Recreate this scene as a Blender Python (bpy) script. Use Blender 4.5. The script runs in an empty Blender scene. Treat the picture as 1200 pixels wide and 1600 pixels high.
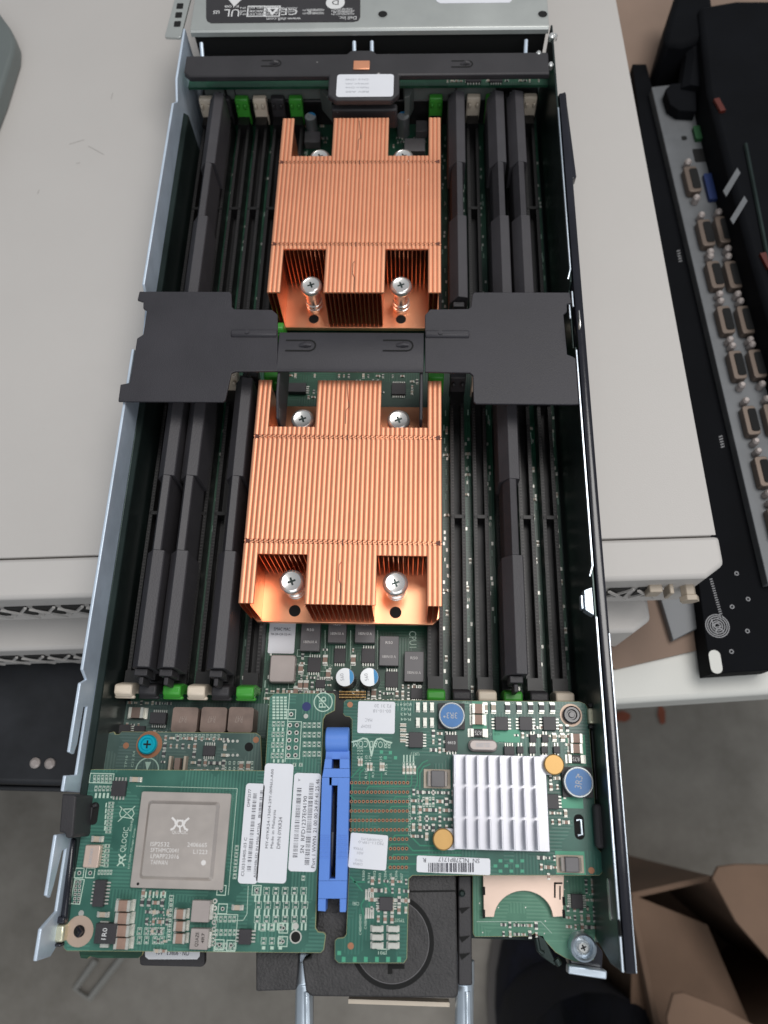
import bpy, bmesh, math, random
from mathutils import Vector, Matrix
random.seed(7)
S = 0.01                      # everything below is written in centimetres
scn = bpy.context.scene
COL = scn.collection
R = math.radians

# ------------------------------------------------------------------ camera, world, light, exposure
FPX, H = 1200.0, 33.0
_dy = Vector((80, 3200, -FPX)).normalized()
_dx = Vector((1, -0.012, (80 - 3200*0.012)/FPX)).normalized()
_dz = _dx.cross(_dy).normalized()
RM = Matrix((_dx, _dy, _dz))                 # camera -> board axes
cam = bpy.data.cameras.new('camera'); camo = bpy.data.objects.new('camera', cam); COL.objects.link(camo)
camo.matrix_world = Matrix.Translation((0, 0, H*S)) @ RM.to_4x4()
cam.sensor_fit = 'VERTICAL'; cam.sensor_height = 24; cam.sensor_width = 18; cam.lens = 18
cam.clip_start = 0.01; cam.clip_end = 60
cam.dof.use_dof = True; cam.dof.focus_distance = 0.315; cam.dof.aperture_fstop = 7.5
scn.camera = camo

w = bpy.data.worlds.new('World'); scn.world = w; w.use_nodes = True
bg = w.node_tree.nodes['Background']
bg.inputs[0].default_value = (0.86, 0.93, 1.0, 1); bg.inputs[1].default_value = 0.31

def area(name, loc, target, sx, sy, power, col):
    l = bpy.data.lights.new(name, 'AREA'); l.shape = 'RECTANGLE'; l.size = sx; l.size_y = sy
    l.energy = power; l.color = col
    o = bpy.data.objects.new(name, l); COL.objects.link(o); o.location = loc
    o.rotation_euler = (Vector(target) - Vector(loc)).to_track_quat('-Z', 'Y').to_euler()
    return o
area('skylight', (0.42, 0.42, 1.45), (0, 0.05, 0), 0.8, 0.6, 14, (1.0, 0.97, 0.94))
area('doorway_light', (0.25, -0.9, 1.1), (0, 0.0, 0), 1.3, 1.0, 7, (0.97, 0.98, 1.0))

vs = scn.view_settings
vs.view_transform = 'Standard'; vs.look = 'None'; vs.gamma = 1; vs.use_curve_mapping = False; vs.exposure = 0.0
scn.render.resolution_x = 768; scn.render.resolution_y = 1024

# ------------------------------------------------------------------ helpers
def at(px, py, z=0.0):
    """point of the photograph (1200x1600) on the level plane z (cm), board coordinates"""
    d = RM @ Vector(((px-600)/FPX, (800-py)/FPX, -1))
    t = (z-H)/d.z
    return Vector((t*d.x, t*d.y, z))
def atx(px, py, x):
    d = RM @ Vector(((px-600)/FPX, (800-py)/FPX, -1))
    t = x/d.x
    return Vector((x, t*d.y, H+t*d.z))
def rect(x0, y0, x1, y1, z):
    a = at(x0, (y0+y1)/2, z); b = at(x1, (y0+y1)/2, z); c = at((x0+x1)/2, y0, z); d = at((x0+x1)/2, y1, z)
    return (a.x+b.x)/2, (c.y+d.y)/2, abs(b.x-a.x), abs(c.y-d.y)
def pxs(py, z):            # cm per pixel around row py at height z
    return (at(601, py, z)-at(600, py, z)).x
def poly(pts, z): return [(at(x, y, z).x, at(x, y, z).y) for x, y in pts]
def rrect(cx, cy, sx, sy, r=0.1, n=4, rz=0.0):
    pts = []
    for qx, qy, a0 in ((1, 1, 0), (-1, 1, 90), (-1, -1, 180), (1, -1, 270)):
        for k in range(n+1):
            a = R(a0+90*k/n)
            pts.append((qx*(sx/2-r)+r*math.cos(a), qy*(sy/2-r)+r*math.sin(a)))
    c, s = math.cos(rz), math.sin(rz)
    return [(cx+c*x-s*y, cy+s*x+c*y) for x, y in pts]

ORG = {}
_txt = {}
def text_geo(s):
    if s in _txt: return _txt[s]
    c = bpy.data.curves.new('t', 'FONT'); c.body = s; c.resolution_u = 2; c.fill_mode = 'FRONT'
    o = bpy.data.objects.new('t', c); COL.objects.link(o)
    dg = bpy.context.evaluated_depsgraph_get(); e = o.evaluated_get(dg); m = e.to_mesh()
    vs_ = [v.co.copy() for v in m.vertices]; fs = [tuple(p.vertices) for p in m.polygons]
    e.to_mesh_clear(); bpy.data.objects.remove(o); bpy.data.curves.remove(c)
    x0 = min(v.x for v in vs_); x1 = max(v.x for v in vs_); y0 = min(v.y for v in vs_); y1 = max(v.y for v in vs_)
    vs_ = [((v.x-(x0+x1)/2)/(x1-x0), (v.y-(y0+y1)/2)/(y1-y0)) for v in vs_]
    _txt[s] = (vs_, fs); return _txt[s]

class MB:
    def __init__(self): self.v = []; self.f = []; self.m = []
    def add(self, vs_, fs, m=0):
        b = len(self.v); self.v += [tuple(v) for v in vs_]
        for f in fs: self.f.append(tuple(b+i for i in f)); self.m.append(m)
        return self
    def box(self, cx, cy, cz, sx, sy, sz, m=0, rz=0.0, rx=0.0, ry=0.0):
        M = Matrix.Translation((cx, cy, cz)) @ Matrix.Rotation(rz, 4, 'Z') @ Matrix.Rotation(ry, 4, 'Y') @ Matrix.Rotation(rx, 4, 'X')
        vs_ = [M @ Vector((x*sx/2, y*sy/2, z*sz/2)) for z in (-1, 1) for y in (-1, 1) for x in (-1, 1)]
        return self.add(vs_, [(0, 2, 3, 1), (4, 5, 7, 6), (0, 1, 5, 4), (2, 6, 7, 3), (0, 4, 6, 2), (1, 3, 7, 5)], m)
    def bx(self, x0, x1, y0, y1, z0, z1, m=0):
        return self.box((x0+x1)/2, (y0+y1)/2, (z0+z1)/2, abs(x1-x0), abs(y1-y0), abs(z1-z0), m)
    def prism(self, pts, z0, z1, m=0, axis='z', mtop=None):
        area_ = sum(pts[i][0]*pts[(i+1) % len(pts)][1]-pts[(i+1) % len(pts)][0]*pts[i][1] for i in range(len(pts)))
        if area_ < 0: pts = pts[::-1]
        n = len(pts)
        if axis == 'z': L = lambda p, h: (p[0], p[1], h)
        elif axis == 'x': L = lambda p, h: (h, p[0], p[1])
        else: L = lambda p, h: (p[0], h, p[1])
        vs_ = [L(p, z0) for p in pts]+[L(p, z1) for p in pts]
        fl = axis == 'y'
        top = tuple(range(n, 2*n)); bot = tuple(range(n))[::-1]
        sides = [(i, (i+1) % n, n+(i+1) % n, n+i) for i in range(n)]
        if fl: top, bot, sides = top[::-1], bot[::-1], [s_[::-1] for s_ in sides]
        self.add(vs_, [bot]+sides, m); b = len(self.v)-2*n
        self.f.append(tuple(b+i for i in top)); self.m.append(m if mtop is None else mtop)
        return self
    def sheet(self, pts, z, m=0):
        area_ = sum(pts[i][0]*pts[(i+1) % len(pts)][1]-pts[(i+1) % len(pts)][0]*pts[i][1] for i in range(len(pts)))
        if area_ < 0: pts = pts[::-1]
        return self.add([(x, y, z) for x, y in pts], [tuple(range(len(pts)))], m)
    def quad(self, cx, cy, z, sx, sy, m=0, rz=0.0):
        c, s = math.cos(rz), math.sin(rz)
        return self.add([(cx+c*x-s*y, cy+s*x+c*y, z) for x, y in ((-sx/2, -sy/2), (sx/2, -sy/2), (sx/2, sy/2), (-sx/2, sy/2))], [(0, 1, 2, 3)], m)
    def lathe(self, cx, cy, prof, n=20, m=0, a0=0.0):
        k = len(prof); vs_ = []
        for r, z in prof:
            for i in range(n):
                a = a0+2*math.pi*i/n; vs_.append((cx+r*math.cos(a), cy+r*math.sin(a), z))
        fs = []
        for j in range(k-1):
            for i in range(n):
                fs.append((j*n+i, j*n+(i+1) % n, (j+1)*n+(i+1) % n, (j+1)*n+i))
        fs.append(tuple(range(n))[::-1]); fs.append(tuple((k-1)*n+i for i in range(n)))
        return self.add(vs_, fs, m)
    def cyl(self, cx, cy, z0, z1, r, n=20, m=0): return self.lathe(cx, cy, [(r, z0), (r, z1)], n, m)
    def tube(self, pts, r, n=8, m=0, cap=True):
        vs_ = []; P = [Vector(p) for p in pts]
        for i, p in enumerate(P):
            d = (P[min(i+1, len(P)-1)]-P[max(i-1, 0)]).normalized()
            a = d.orthogonal().normalized() if abs(d.z) > .99 else d.cross(Vector((0, 0, 1))).normalized()
            b = d.cross(a)
            rr = r[i] if isinstance(r, (list, tuple)) else r
            for k in range(n):
                t = 2*math.pi*k/n; vs_.append(p+rr*(math.cos(t)*a+math.sin(t)*b))
        fs = []
        for i in range(len(P)-1):
            for k in range(n): fs.append((i*n+k, (i+1)*n+k, (i+1)*n+(k+1) % n, i*n+(k+1) % n))
        if cap: fs += [tuple(range(n)), tuple((len(P)-1)*n+k for k in range(n))[::-1]]
        return self.add(vs_, fs, m)
    def ring(self, cx, cy, z, r0, r1, n=14, m=0):
        vs_ = [(cx+r*math.cos(2*math.pi*i/n), cy+r*math.sin(2*math.pi*i/n), z) for r in (r0, r1) for i in range(n)]
        return self.add(vs_, [(i, n+i, n+(i+1) % n, (i+1) % n) for i in range(n)], m)
    def disc(self, cx, cy, z, r, n=12, m=0):
        return self.add([(cx+r*math.cos(2*math.pi*i/n), cy+r*math.sin(2*math.pi*i/n), z) for i in range(n)], [tuple(range(n))], m)
    def line(self, pts, z, wd, m=0):
        for (x0, y0), (x1, y1) in zip(pts, pts[1:]):
            d = math.hypot(x1-x0, y1-y0); z += .0009
            if d > 1e-5: self.quad((x0+x1)/2, (y0+y1)/2, z, d+wd*.6, wd, m, math.atan2(y1-y0, x1-x0))
        return self
    def frame(self, cx, cy, z, sx, sy, wd, m=0, rz=0.0):
        c, s = math.cos(rz), math.sin(rz)
        def q(x, y, a, b): self.quad(cx+c*x-s*y, cy+s*x+c*y, z, a, b, m, rz)
        q(0, sy/2-wd/2, sx, wd); q(0, -sy/2+wd/2, sx, wd); q(-sx/2+wd/2, 0, wd, sy-2*wd); q(sx/2-wd/2, 0, wd, sy-2*wd)
        return self
    def text(self, s, cx, cy, z, wd, ht, ang=0.0, m=0):
        vs_, fs = text_geo(s); c, q = math.cos(R(ang)), math.sin(R(ang))
        return self.add([(cx+c*x*wd-q*y*ht, cy+q*x*wd+c*y*ht, z) for x, y in vs_], fs, m)
    def build(self, name, mats, parent=None, bevel=0.0, origin=None, seg=2, smooth=30):
        if not isinstance(mats, (list, tuple)): mats = [mats]
        o0 = Vector(ORG.get(parent.name, (0, 0, 0))) if parent is not None else Vector(origin or (0, 0, 0))
        me = bpy.data.meshes.new(name)
        me.from_pydata([((x-o0.x)*S, (y-o0.y)*S, (z-o0.z)*S) for x, y, z in self.v], [], self.f)
        for m in mats: me.materials.append(m)
        me.polygons.foreach_set('material_index', self.m)
        me.validate(); me.update()
        if smooth:
            me.shade_smooth(); me.set_sharp_from_angle(angle=R(smooth))
        o = bpy.data.objects.new(name, me); COL.objects.link(o)
        if parent is not None: o.parent = parent; ORG[o.name] = tuple(o0)
        else: o.location = o0*S; ORG[o.name] = tuple(o0)
        if bevel:
            b = o.modifiers.new('bevel', 'BEVEL'); b.width = bevel*S; b.segments = seg; b.limit_method = 'ANGLE'; b.angle_limit = R(35); b.harden_normals = False
        return o

def tag(o, label, cat, group=None, kind=None):
    if label: o['label'] = label
    if cat: o['category'] = cat
    if group: o['group'] = group
    if kind: o['kind'] = kind
    return o
def thing(name, label, cat, loc=(0, 0, 0), group=None, rz=0.0):
    o = bpy.data.objects.new(name, None); COL.objects.link(o); o.location = Vector(loc)*S; o.rotation_euler = (0, 0, rz)
    o.empty_display_size = .01; ORG[o.name] = tuple(loc)
    return tag(o, label, cat, group)
def copy_tree(o, parent=None):
    c = o.copy(); COL.objects.link(c)
    if parent is not None: c.parent = parent
    ORG[c.name] = ORG[o.name]
    for ch in list(o.children): copy_tree(ch, c)
    return c

# ------------------------------------------------------------------ materials
def mat(name, col, rough=.5, metal=0.0, var=0.0, vscale=6.0, bump=0.0, bscale=200.0, coat=0.0, col2=None, spec=None, stretch=None, aniso=0.0, trans=0.0):
    m = bpy.data.materials.new(name); m.use_nodes = True; nt = m.node_tree; N = nt.nodes; L = nt.links
    p = N['Principled BSDF']; p.inputs['Base Color'].default_value = (*col, 1); p.inputs['Roughness'].default_value = rough
    p.inputs['Metallic'].default_value = metal; p.inputs['Coat Weight'].default_value = coat; p.inputs['Coat Roughness'].default_value = .25
    if spec is not None: p.inputs['Specular IOR Level'].default_value = spec
    if trans: p.inputs['Transmission Weight'].default_value = trans
    tc = N.new('ShaderNodeTexCoord'); mp = N.new('ShaderNodeMapping'); L.new(tc.outputs['Object'], mp.inputs['Vector'])
    if stretch: mp.inputs['Scale'].default_value = stretch
    if var or col2:
        n = N.new('ShaderNodeTexNoise'); n.inputs['Scale'].default_value = vscale/S/10; n.inputs['Detail'].default_value = 6; n.inputs['Roughness'].default_value = .6
        L.new(mp.outputs[0], n.inputs['Vector'])
        r = N.new('ShaderNodeValToRGB'); L.new(n.outputs['Fac'], r.inputs['Fac'])
        a = tuple(max(0, c*(1-var)) for c in col); b = col2 or tuple(min(1, c*(1+var)) for c in col)
        r.color_ramp.elements[0].position = .33; r.color_ramp.elements[1].position = .67
        r.color_ramp.elements[0].color = (*a, 1); r.color_ramp.elements[1].color = (*b, 1)
        L.new(r.outputs[0], p.inputs['Base Color'])
        rr = N.new('ShaderNodeMapRange'); rr.inputs['To Min'].default_value = max(.05, rough-.08); rr.inputs['To Max'].default_value = min(1, rough+.1)
        L.new(n.outputs['Fac'], rr.inputs['Value']); L.new(rr.outputs[0], p.inputs['Roughness'])
    if bump:
        n2 = N.new('ShaderNodeTexNoise'); n2.inputs['Scale'].default_value = bscale/S/10; n2.inputs['Detail'].default_value = 3
        L.new(mp.outputs[0], n2.inputs['Vector'])
        b = N.new('ShaderNodeBump'); b.inputs['Strength'].default_value = bump; b.inputs['Distance'].default_value = .0004
        L.new(n2.outputs['Fac'], b.inputs['Height']); L.new(b.outputs[0], p.inputs['Normal'])
    return m

def pcb_mat(name, dark, light, trace=.5):
    """solder mask over copper: broad copper pours, fine bundles of traces and tiny vias"""
    m = bpy.data.materials.new(name); m.use_nodes = True; nt = m.node_tree; N = nt.nodes; L = nt.links
    p = N['Principled BSDF']; p.inputs['Roughness'].default_value = .38; p.inputs['Coat Weight'].default_value = .25; p.inputs['Coat Roughness'].default_value = .2
    tc = N.new('ShaderNodeTexCoord')
    def wave(ang, sc):
        mp = N.new('ShaderNodeMapping'); mp.inputs['Rotation'].default_value = (0, 0, R(ang)); L.new(tc.outputs['Object'], mp.inputs['Vector'])
        w_ = N.new('ShaderNodeTexWave'); w_.inputs['Scale'].default_value = sc; w_.inputs['Distortion'].default_value = 0
        L.new(mp.outputs[0], w_.inputs['Vector']); return w_.outputs['Fac']
    vo = N.new('ShaderNodeTexVoronoi'); vo.distance = 'CHEBYCHEV'; vo.inputs['Scale'].default_value = 95; L.new(tc.outputs['Object'], vo.inputs['Vector'])
    sep = N.new('ShaderNodeSeparateColor'); L.new(vo.outputs['Color'], sep.inputs[0])
    mx = N.new('ShaderNodeMix'); mx.data_type = 'FLOAT'
    gt = N.new('ShaderNodeMath'); gt.operation = 'GREATER_THAN'; gt.inputs[1].default_value = .5; L.new(sep.outputs[0], gt.inputs[0])
    L.new(gt.outputs[0], mx.inputs[0]); L.new(wave(90, 260), mx.inputs[2]); L.new(wave(0, 260), mx.inputs[3])
    gt2 = N.new('ShaderNodeMath'); gt2.operation = 'GREATER_THAN'; gt2.inputs[1].default_value = .45; L.new(sep.outputs[1], gt2.inputs[0])
    mul = N.new('ShaderNodeMath'); mul.operation = 'MULTIPLY'; L.new(mx.outputs[0], mul.inputs[0]); L.new(gt2.outputs[0], mul.inputs[1])
    nz = N.new('ShaderNodeTexNoise'); nz.inputs['Scale'].default_value = 55; nz.inputs['Detail'].default_value = 3; L.new(tc.outputs['Object'], nz.inputs['Vector'])
    ad = N.new('ShaderNodeMath'); ad.operation = 'MULTIPLY_ADD'; ad.inputs[1].default_value = trace
    L.new(mul.outputs[0], ad.inputs[0])
    sc = N.new('ShaderNodeMapRange'); sc.inputs['From Min'].default_value = .35; sc.inputs['From Max'].default_value = .7; sc.inputs['To Max'].default_value = .6; L.new(nz.outputs['Fac'], sc.inputs['Value'])
    L.new(sc.outputs[0], ad.inputs[2])
    r = N.new('ShaderNodeValToRGB'); r.color_ramp.elements[0].color = (*dark, 1); r.color_ramp.elements[1].color = (*light, 1); L.new(ad.outputs[0], r.inputs['Fac'])
    L.new(r.outputs[0], p.inputs['Base Color'])
    b = N.new('ShaderNodeBump'); b.inputs['Strength'].default_value = .25; b.inputs['Distance'].default_value = .0001; L.new(mul.outputs[0], b.inputs['Height']); L.new(b.outputs[0], p.inputs['Normal'])
    return m

PCBQ = pcb_mat('green_solder_mask', (.016, .088, .066), (.062, .20, .15))
PCBB = pcb_mat('deep_green_solder_mask', (.005, .07, .05), (.035, .165, .12), .35)
PCBM = pcb_mat('board_solder_mask', (.004, .04, .022), (.025, .105, .06))
PCBG = pcb_mat('grey_green_solder_mask', (.04, .08, .07), (.09, .15, .13))
EDGE = mat('laminate_edge', (.42, .42, .22), .6)
SILK = mat('silkscreen_ink', (.46, .60, .50), .7)
SILKD = mat('faded_silkscreen', (.34, .48, .40), .7)
SOLDER = mat('solder', (.60, .60, .55), .35, .6, var=.15, vscale=20)
GOLD = mat('gold_plating', (.80, .50, .18), .3, .9)
BRASS = mat('brass_pin', (.50, .31, .12), .45, .8, var=.1, vscale=10)
VIA = mat('bare_via_copper', (.36, .16, .085), .45, .3)
HOLE = mat('dark_hole', (.006, .006, .006), .9)
COPPER = mat('copper_fins', (.95, .43, .255), .5, .82, var=.13, vscale=.8, bump=.1, bscale=120)
COPPERF = mat('copper_fin_plate', (.96, .36, .19), .34, .97)  # copper reddened to paint in the glow bounced between the fins
COPPERB = mat('copper_base', (.93, .41, .23), .3, .92, var=.12, vscale=1.6)
CHROME = mat('nickel_plated_screw', (.88, .87, .84), .22, .8)
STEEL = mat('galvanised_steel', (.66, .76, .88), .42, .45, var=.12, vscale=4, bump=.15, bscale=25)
LEDGE = mat('grey_ledge_plastic', (.16, .18, .17), .5, .2)
STEELB = mat('bright_steel', (.62, .70, .78), .3, .85, var=.1, vscale=5)
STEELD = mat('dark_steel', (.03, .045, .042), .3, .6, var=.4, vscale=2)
GLOSSBLK = mat('glossy_black_rail', (.012, .012, .018), .16, 0, var=.3, vscale=3)
COVER = mat('silver_cover', (.50, .52, .50), .42, .6, var=.06, vscale=3)
BLK = mat('black_plastic', (.030, .028, .031), .55, 0, var=.14, vscale=5, bump=.25, bscale=160)
BLKP = mat('black_painted_sheet', (.030, .028, .034), .5, .0, var=.16, vscale=3, bump=.3, bscale=260)
BLKT = mat('rough_black_moulding', (.035, .033, .034), .55, 0, var=.3, vscale=14, bump=1.0, bscale=110)
def dusty(m, scale, thr):
    nt = m.node_tree; N = nt.nodes; L = nt.links; p = N['Principled BSDF']; tc = N.new('ShaderNodeTexCoord')
    v = N.new('ShaderNodeTexVoronoi'); v.inputs['Scale'].default_value = scale; v.inputs['Randomness'].default_value = 1; L.new(tc.outputs['Object'], v.inputs['Vector'])
    sp = N.new('ShaderNodeSeparateColor'); L.new(v.outputs['Color'], sp.inputs[0])
    r = N.new('ShaderNodeMapRange'); r.inputs['From Min'].default_value = .16; r.inputs['From Max'].default_value = .09; L.new(v.outputs['Distance'], r.inputs['Value'])
    g = N.new('ShaderNodeMath'); g.operation = 'GREATER_THAN'; g.inputs[1].default_value = thr; L.new(sp.outputs[0], g.inputs[0])
    mu = N.new('ShaderNodeMath'); mu.operation = 'MULTIPLY'; L.new(r.outputs[0], mu.inputs[0]); L.new(g.outputs[0], mu.inputs[1])
    mx = N.new('ShaderNodeMix'); mx.data_type = 'RGBA'; L.new(mu.outputs[0], mx.inputs[0])
    src = p.inputs['Base Color'].links[0].from_socket; L.new(src, mx.inputs[6]); mx.inputs[7].default_value = (.5, .48, .46, 1)
    L.new(mx.outputs[2], p.inputs['Base Color'])
dusty(BLKT, 260, .86); dusty(BLKP, 190, .965); dusty(BLK, 190, .96)
BLKS = mat('socket_black', (.006, .0055, .006), .45, 0, var=.2)
BLANK = mat('charcoal_filler_plastic', (.046, .043, .048), .5, 0, var=.12, vscale=5, bump=.3, bscale=180)
ICM = mat('chip_epoxy', (.035, .032, .036), .45, 0, var=.15, vscale=12)
ICG = mat('grey_chip_top', (.13, .125, .13), .42, .2, var=.1, vscale=10)
CREAM = mat('cream_latch', (.72, .62, .50), .45, 0, var=.04)
GREEN = mat('green_latch', (.05, .32, .035), .4, 0, var=.08)
BLUE = mat('blue_lever_plastic', (.10, .24, .68), .42, 0, var=.05, vscale=4, bump=.1)
BLUEC = mat('blue_coil_top', (.03, .15, .38), .35, 0, var=.15, vscale=14)
CYAN = mat('cyan_screw', (.0, .42, .55), .3, .3)
TAN = mat('capacitor_ceramic', (.30, .19, .145), .5, 0, var=.15, vscale=20)
INDB = mat('brown_inductor', (.21, .15, .125), .5, .1, var=.2, vscale=12)
INDG = mat('grey_inductor', (.42, .37, .35), .42, .35, var=.08)
TAPE = mat('heat_spreader', (.66, .59, .54), .3, .7, var=.04, vscale=8)
ALU = mat('white_aluminium', (.68, .68, .73), .36, .5, var=.04, vscale=8)
CANT = mat('can_top', (.72, .74, .76), .35, .6)
CANB = mat('can_blue_mark', (.05, .32, .66), .4)
CANS = mat('can_side', (.30, .32, .33), .3, .7)
PAPER = mat('white_sticker', (.74, .75, .79), .45, 0, var=.02)
INK = mat('printed_ink', (.05, .05, .07), .6)
INKG = mat('light_grey_ink', (.42, .43, .46), .6)
INKM = mat('pale_laser_mark', (.72, .70, .68), .5)
WHITEINK = mat('white_print', (.70, .70, .70), .6)
SDM = mat('card_slot_shell', (.78, .60, .50), .35, .65, var=.03)
BEIGE = mat('beige_painted_steel', (.525, .50, .475), .5, 0, var=.03, vscale=.5, bump=.2, bscale=150)
BEIGEF = mat('beige_moulded_front', (.55, .525, .50), .55, 0, var=.04, vscale=1)
VENT = mat('dark_vent', (.02, .019, .018), .7)
TABLE = mat('white_tabletop', (.66, .66, .62), .5, 0, var=.03, vscale=.5)
CARD = mat('tan_cardboard', (.27, .19, .145), .85, 0, var=.12, vscale=1)
CARDB = mat('brown_cardboard', (.22, .14, .095), .85, 0, var=.2, vscale=.5)
CAB = mat('black_cabinet', (.012, .013, .016), .45, 0, var=.4, vscale=4)
RACKB = mat('black_rack_steel', (.005, .0055, .007), .75, 0, var=.25, vscale=2, spec=.08)
PANEL = mat('grey_port_panel', (.15, .157, .165), .5, .3, var=.1)
PORT = mat('port_shell', (.18, .14, .115), .45, .6)
REDP = mat('dull_red_plastic', (.09, .012, .006), .5)
BLUEP = mat('dark_blue_plastic', (.008, .025, .11), .5)
GREYG = mat('grey_green_casing', (.15, .17, .165), .45, .1, var=.04)
NAVY = mat('navy_cloth', (.006, .007, .016), .9, 0, var=.5, vscale=6, bump=.5)
SOLE = mat('grey_rubber', (.22, .20, .19), .7)
STRAP = mat('clear_strap', (.36, .35, .32), .5)

DARKC = mat('dark_resistor', (.05, .05, .055), .5); PALEC = mat('pale_ceramic', (.45, .38, .30), .5)
# concrete floor with worn orange paint marks
def floor_mat():
    m = mat('concrete', (.17, .16, .145), .8, 0, var=.0)
    nt = m.node_tree; N = nt.nodes; L = nt.links; p = N['Principled BSDF']
    tc = N.new('ShaderNodeTexCoord')
    a = N.new('ShaderNodeTexNoise'); a.inputs['Scale'].default_value = 5; a.inputs['Detail'].default_value = 8; a.inputs['Roughness'].default_value = .65; L.new(tc.outputs['Object'], a.inputs['Vector'])
    r = N.new('ShaderNodeValToRGB'); r.color_ramp.elements[0].position = .3; r.color_ramp.elements[1].position = .72
    r.color_ramp.elements[0].color = (.22, .20, .17, 1); r.color_ramp.elements[1].color = (.48, .44, .39, 1); L.new(a.outputs['Fac'], r.inputs['Fac'])
    L.new(r.outputs[0], p.inputs['Base Color'])
    return m
CONC = floor_mat()
ORANGE = mat('orange_paint', (.30, .085, .045), .8, 0, var=.3, vscale=1)

# ------------------------------------------------------------------ the setting
mb = MB(); mb.sheet([(-400, -300), (400, -300), (400, 500), (-400, 500)], -85)
tag(mb.build('floor', CONC), None, None, kind='structure')
mb = MB()
for cx, cy, rx, ry in ((972, 1120, 14, 9), (1034, 1117, 6, 16)):
    c = at(cx, cy, -84.7); k = pxs(cy, -85)
    pts = [(c.x+rx*k*math.cos(a/14*math.tau)*(1+random.uniform(-.25, .2)), c.y+ry*k*math.sin(a/14*math.tau)*(1+random.uniform(-.25, .2))) for a in range(14)]
    mb.sheet(pts, -84.6)
tag(mb.build('floor_paint', ORANGE), None, None, kind='structure')

# table with a tan card sheet on it
t = thing('table', 'white table at the right whose pale front edge shows below the black rack panel', 'table', (25, 6, -85))
mb = MB(); mb.prism([(7, 4.75), (60, 9.2), (56, 75), (3, 71)], -12.6, -9.5); mb.build('tabletop', TABLE, t, bevel=.3)
for lx, ly in ((12, 20), (52, 20), (12, 66), (52, 66)):
    mb = MB(); mb.bx(lx-2, lx+2, ly-2, ly+2, -85, -12.6); mb.build('leg', TABLE, t)
mb = MB(); mb.prism(poly([(962, 1046), (1106, 1012), (1135, 980)], -9.3)+[(21, 14), (45, 16), (44, 68), (8, 66), (8.0, 9)], -9.49, -9.25)
tag(mb.build('cardboard_sheet', CARD, origin=(15, 20, -9.5)), 'thin tan cardboard sheet lying on the white table under the beige boxes', 'cardboard')
t = thing('cabinet', 'black cabinet under the beige boxes at the lower left of the photo', 'cabinet', (-25, 20, -85))
mb = MB(); mb.bx(-80, 5.5, .3, 60, -85, -9.5); mb.build('body', CAB, t, bevel=.3)
mb = MB(); mb.bx(-80, 5.5, .0, .28, -20, -10.2); mb.build('front_rail', CAB, t, bevel=.1)
for px, py in ((76, 1193), (53, 1192)):
    c = at(px, py, -9.3)
    mb = MB(); mb.lathe(c.x, c.y, [(.28, -9.5), (.28, -9.4), (.16, -9.3)], 12); mb.build('screw', INDG, t)

# ------------------------------------------------------------------ beige boxes under the server
RZ = R(2.75)
def beige(name, label, xr, yf, z0, z1, length, chamfer=True):
    """rack box; origin at its front right bottom corner, x to the left is negative"""
    t = thing(name, label, 'equipment box', (xr, yf, z0), rz=RZ)
    h = z1-z0; W = 44
    m_ = MB(); m_.prism([(-W+.25, 2.0), (-.25, 2.0), (-.25, length), (-W+.25, length)], 0, h-.06)
    _b(m_, 'casing', BEIGE, t, .12)
    m_ = MB(); m_.bx(-W+.15, -.15, 2.0, length+.1, h-.055, h); _b(m_, 'top_cover', BEIGE, t, .05)
    m_ = MB(); m_.prism([(-W, 1.95), (-W, .6), (-W+.7, 0), (-.9, 0), (0, .6), (0, 1.95)], .1, h); _b(m_, 'front_bezel', BEIGEF, t, .2)
    m_ = MB()
    n = 30
    for i in range(n):
        x = -W+1.5+i*(W-3.2)/n
        m_.box(x, -.03, h*.52, 1.0, .1, h*.34, 0, ry=.0)
    _b(m_, 'vent_slots', VENT, t, 0)
    m_ = MB()
    for i in range(n):
        x = -W+1.5+i*(W-3.2)/n
        m_.box(x, -.12, h*.52, .12, .1, h*.46, 0, ry=R(35)); m_.box(x, -.2, h*.52, .12, .1, h*.46, 0, ry=R(-35))
    _b(m_, 'vent_grille', BEIGEF, t, 0)
    return t, h
def _b(m_, name, mt, t, bev):
    """build in the thing's own rotated frame (local centimetres)"""
    sv = ORG[t.name]; ORG[t.name] = (0, 0, 0); o = m_.build(name, mt, t, bevel=bev); ORG[t.name] = sv; return o
t1, h1 = beige('equipment_box', 'upper beige metal equipment box that the open server lies on', 14.25, 9.75, -5.1, -.75, 46)
m_ = MB()
m_.tube([(-1.3, 0.2, 2.9), (-1.3, -.5, 2.9)], .35, 6); m_.tube([(-1.3, -.5, 2.9), (-1.3, -.75, 2.9)], .45, 6); _b(m_, 'knob', PALEC, t1, .03)
m_ = MB()
m_.box(-2.9, -.15, 2.9, .6, .4, .9); m_.box(-2.2, -.2, 2.9, .2, .5, 1.0); _b(m_, 'terminal', PALEC, t1, .05)
m_ = MB()                                       # scuffs on the lid
for px, py, l, a in ((120, 222, .9, 20), (150, 235, 1.2, -35), (60, 300, .3, 80), (175, 150, .5, 85), (122, 255, .25, 10)):
    c = at(px, py, -.75); v = Vector((c.x-14.25, c.y-9.75, 0)); v.rotate(Matrix.Rotation(-RZ, 3, 'Z'))
    m_.quad(v.x, v.y, h1+.006, l, .035, 0, R(a))
_b(m_, 'scuff_marks', mat('scuff', (.30, .28, .26), .7), t1, 0)
t2, h2 = beige('equipment_box', 'lower beige metal equipment box with vented front beneath the upper one', 12.1, 8.15, -9.24, -5.15, 44)

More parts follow.
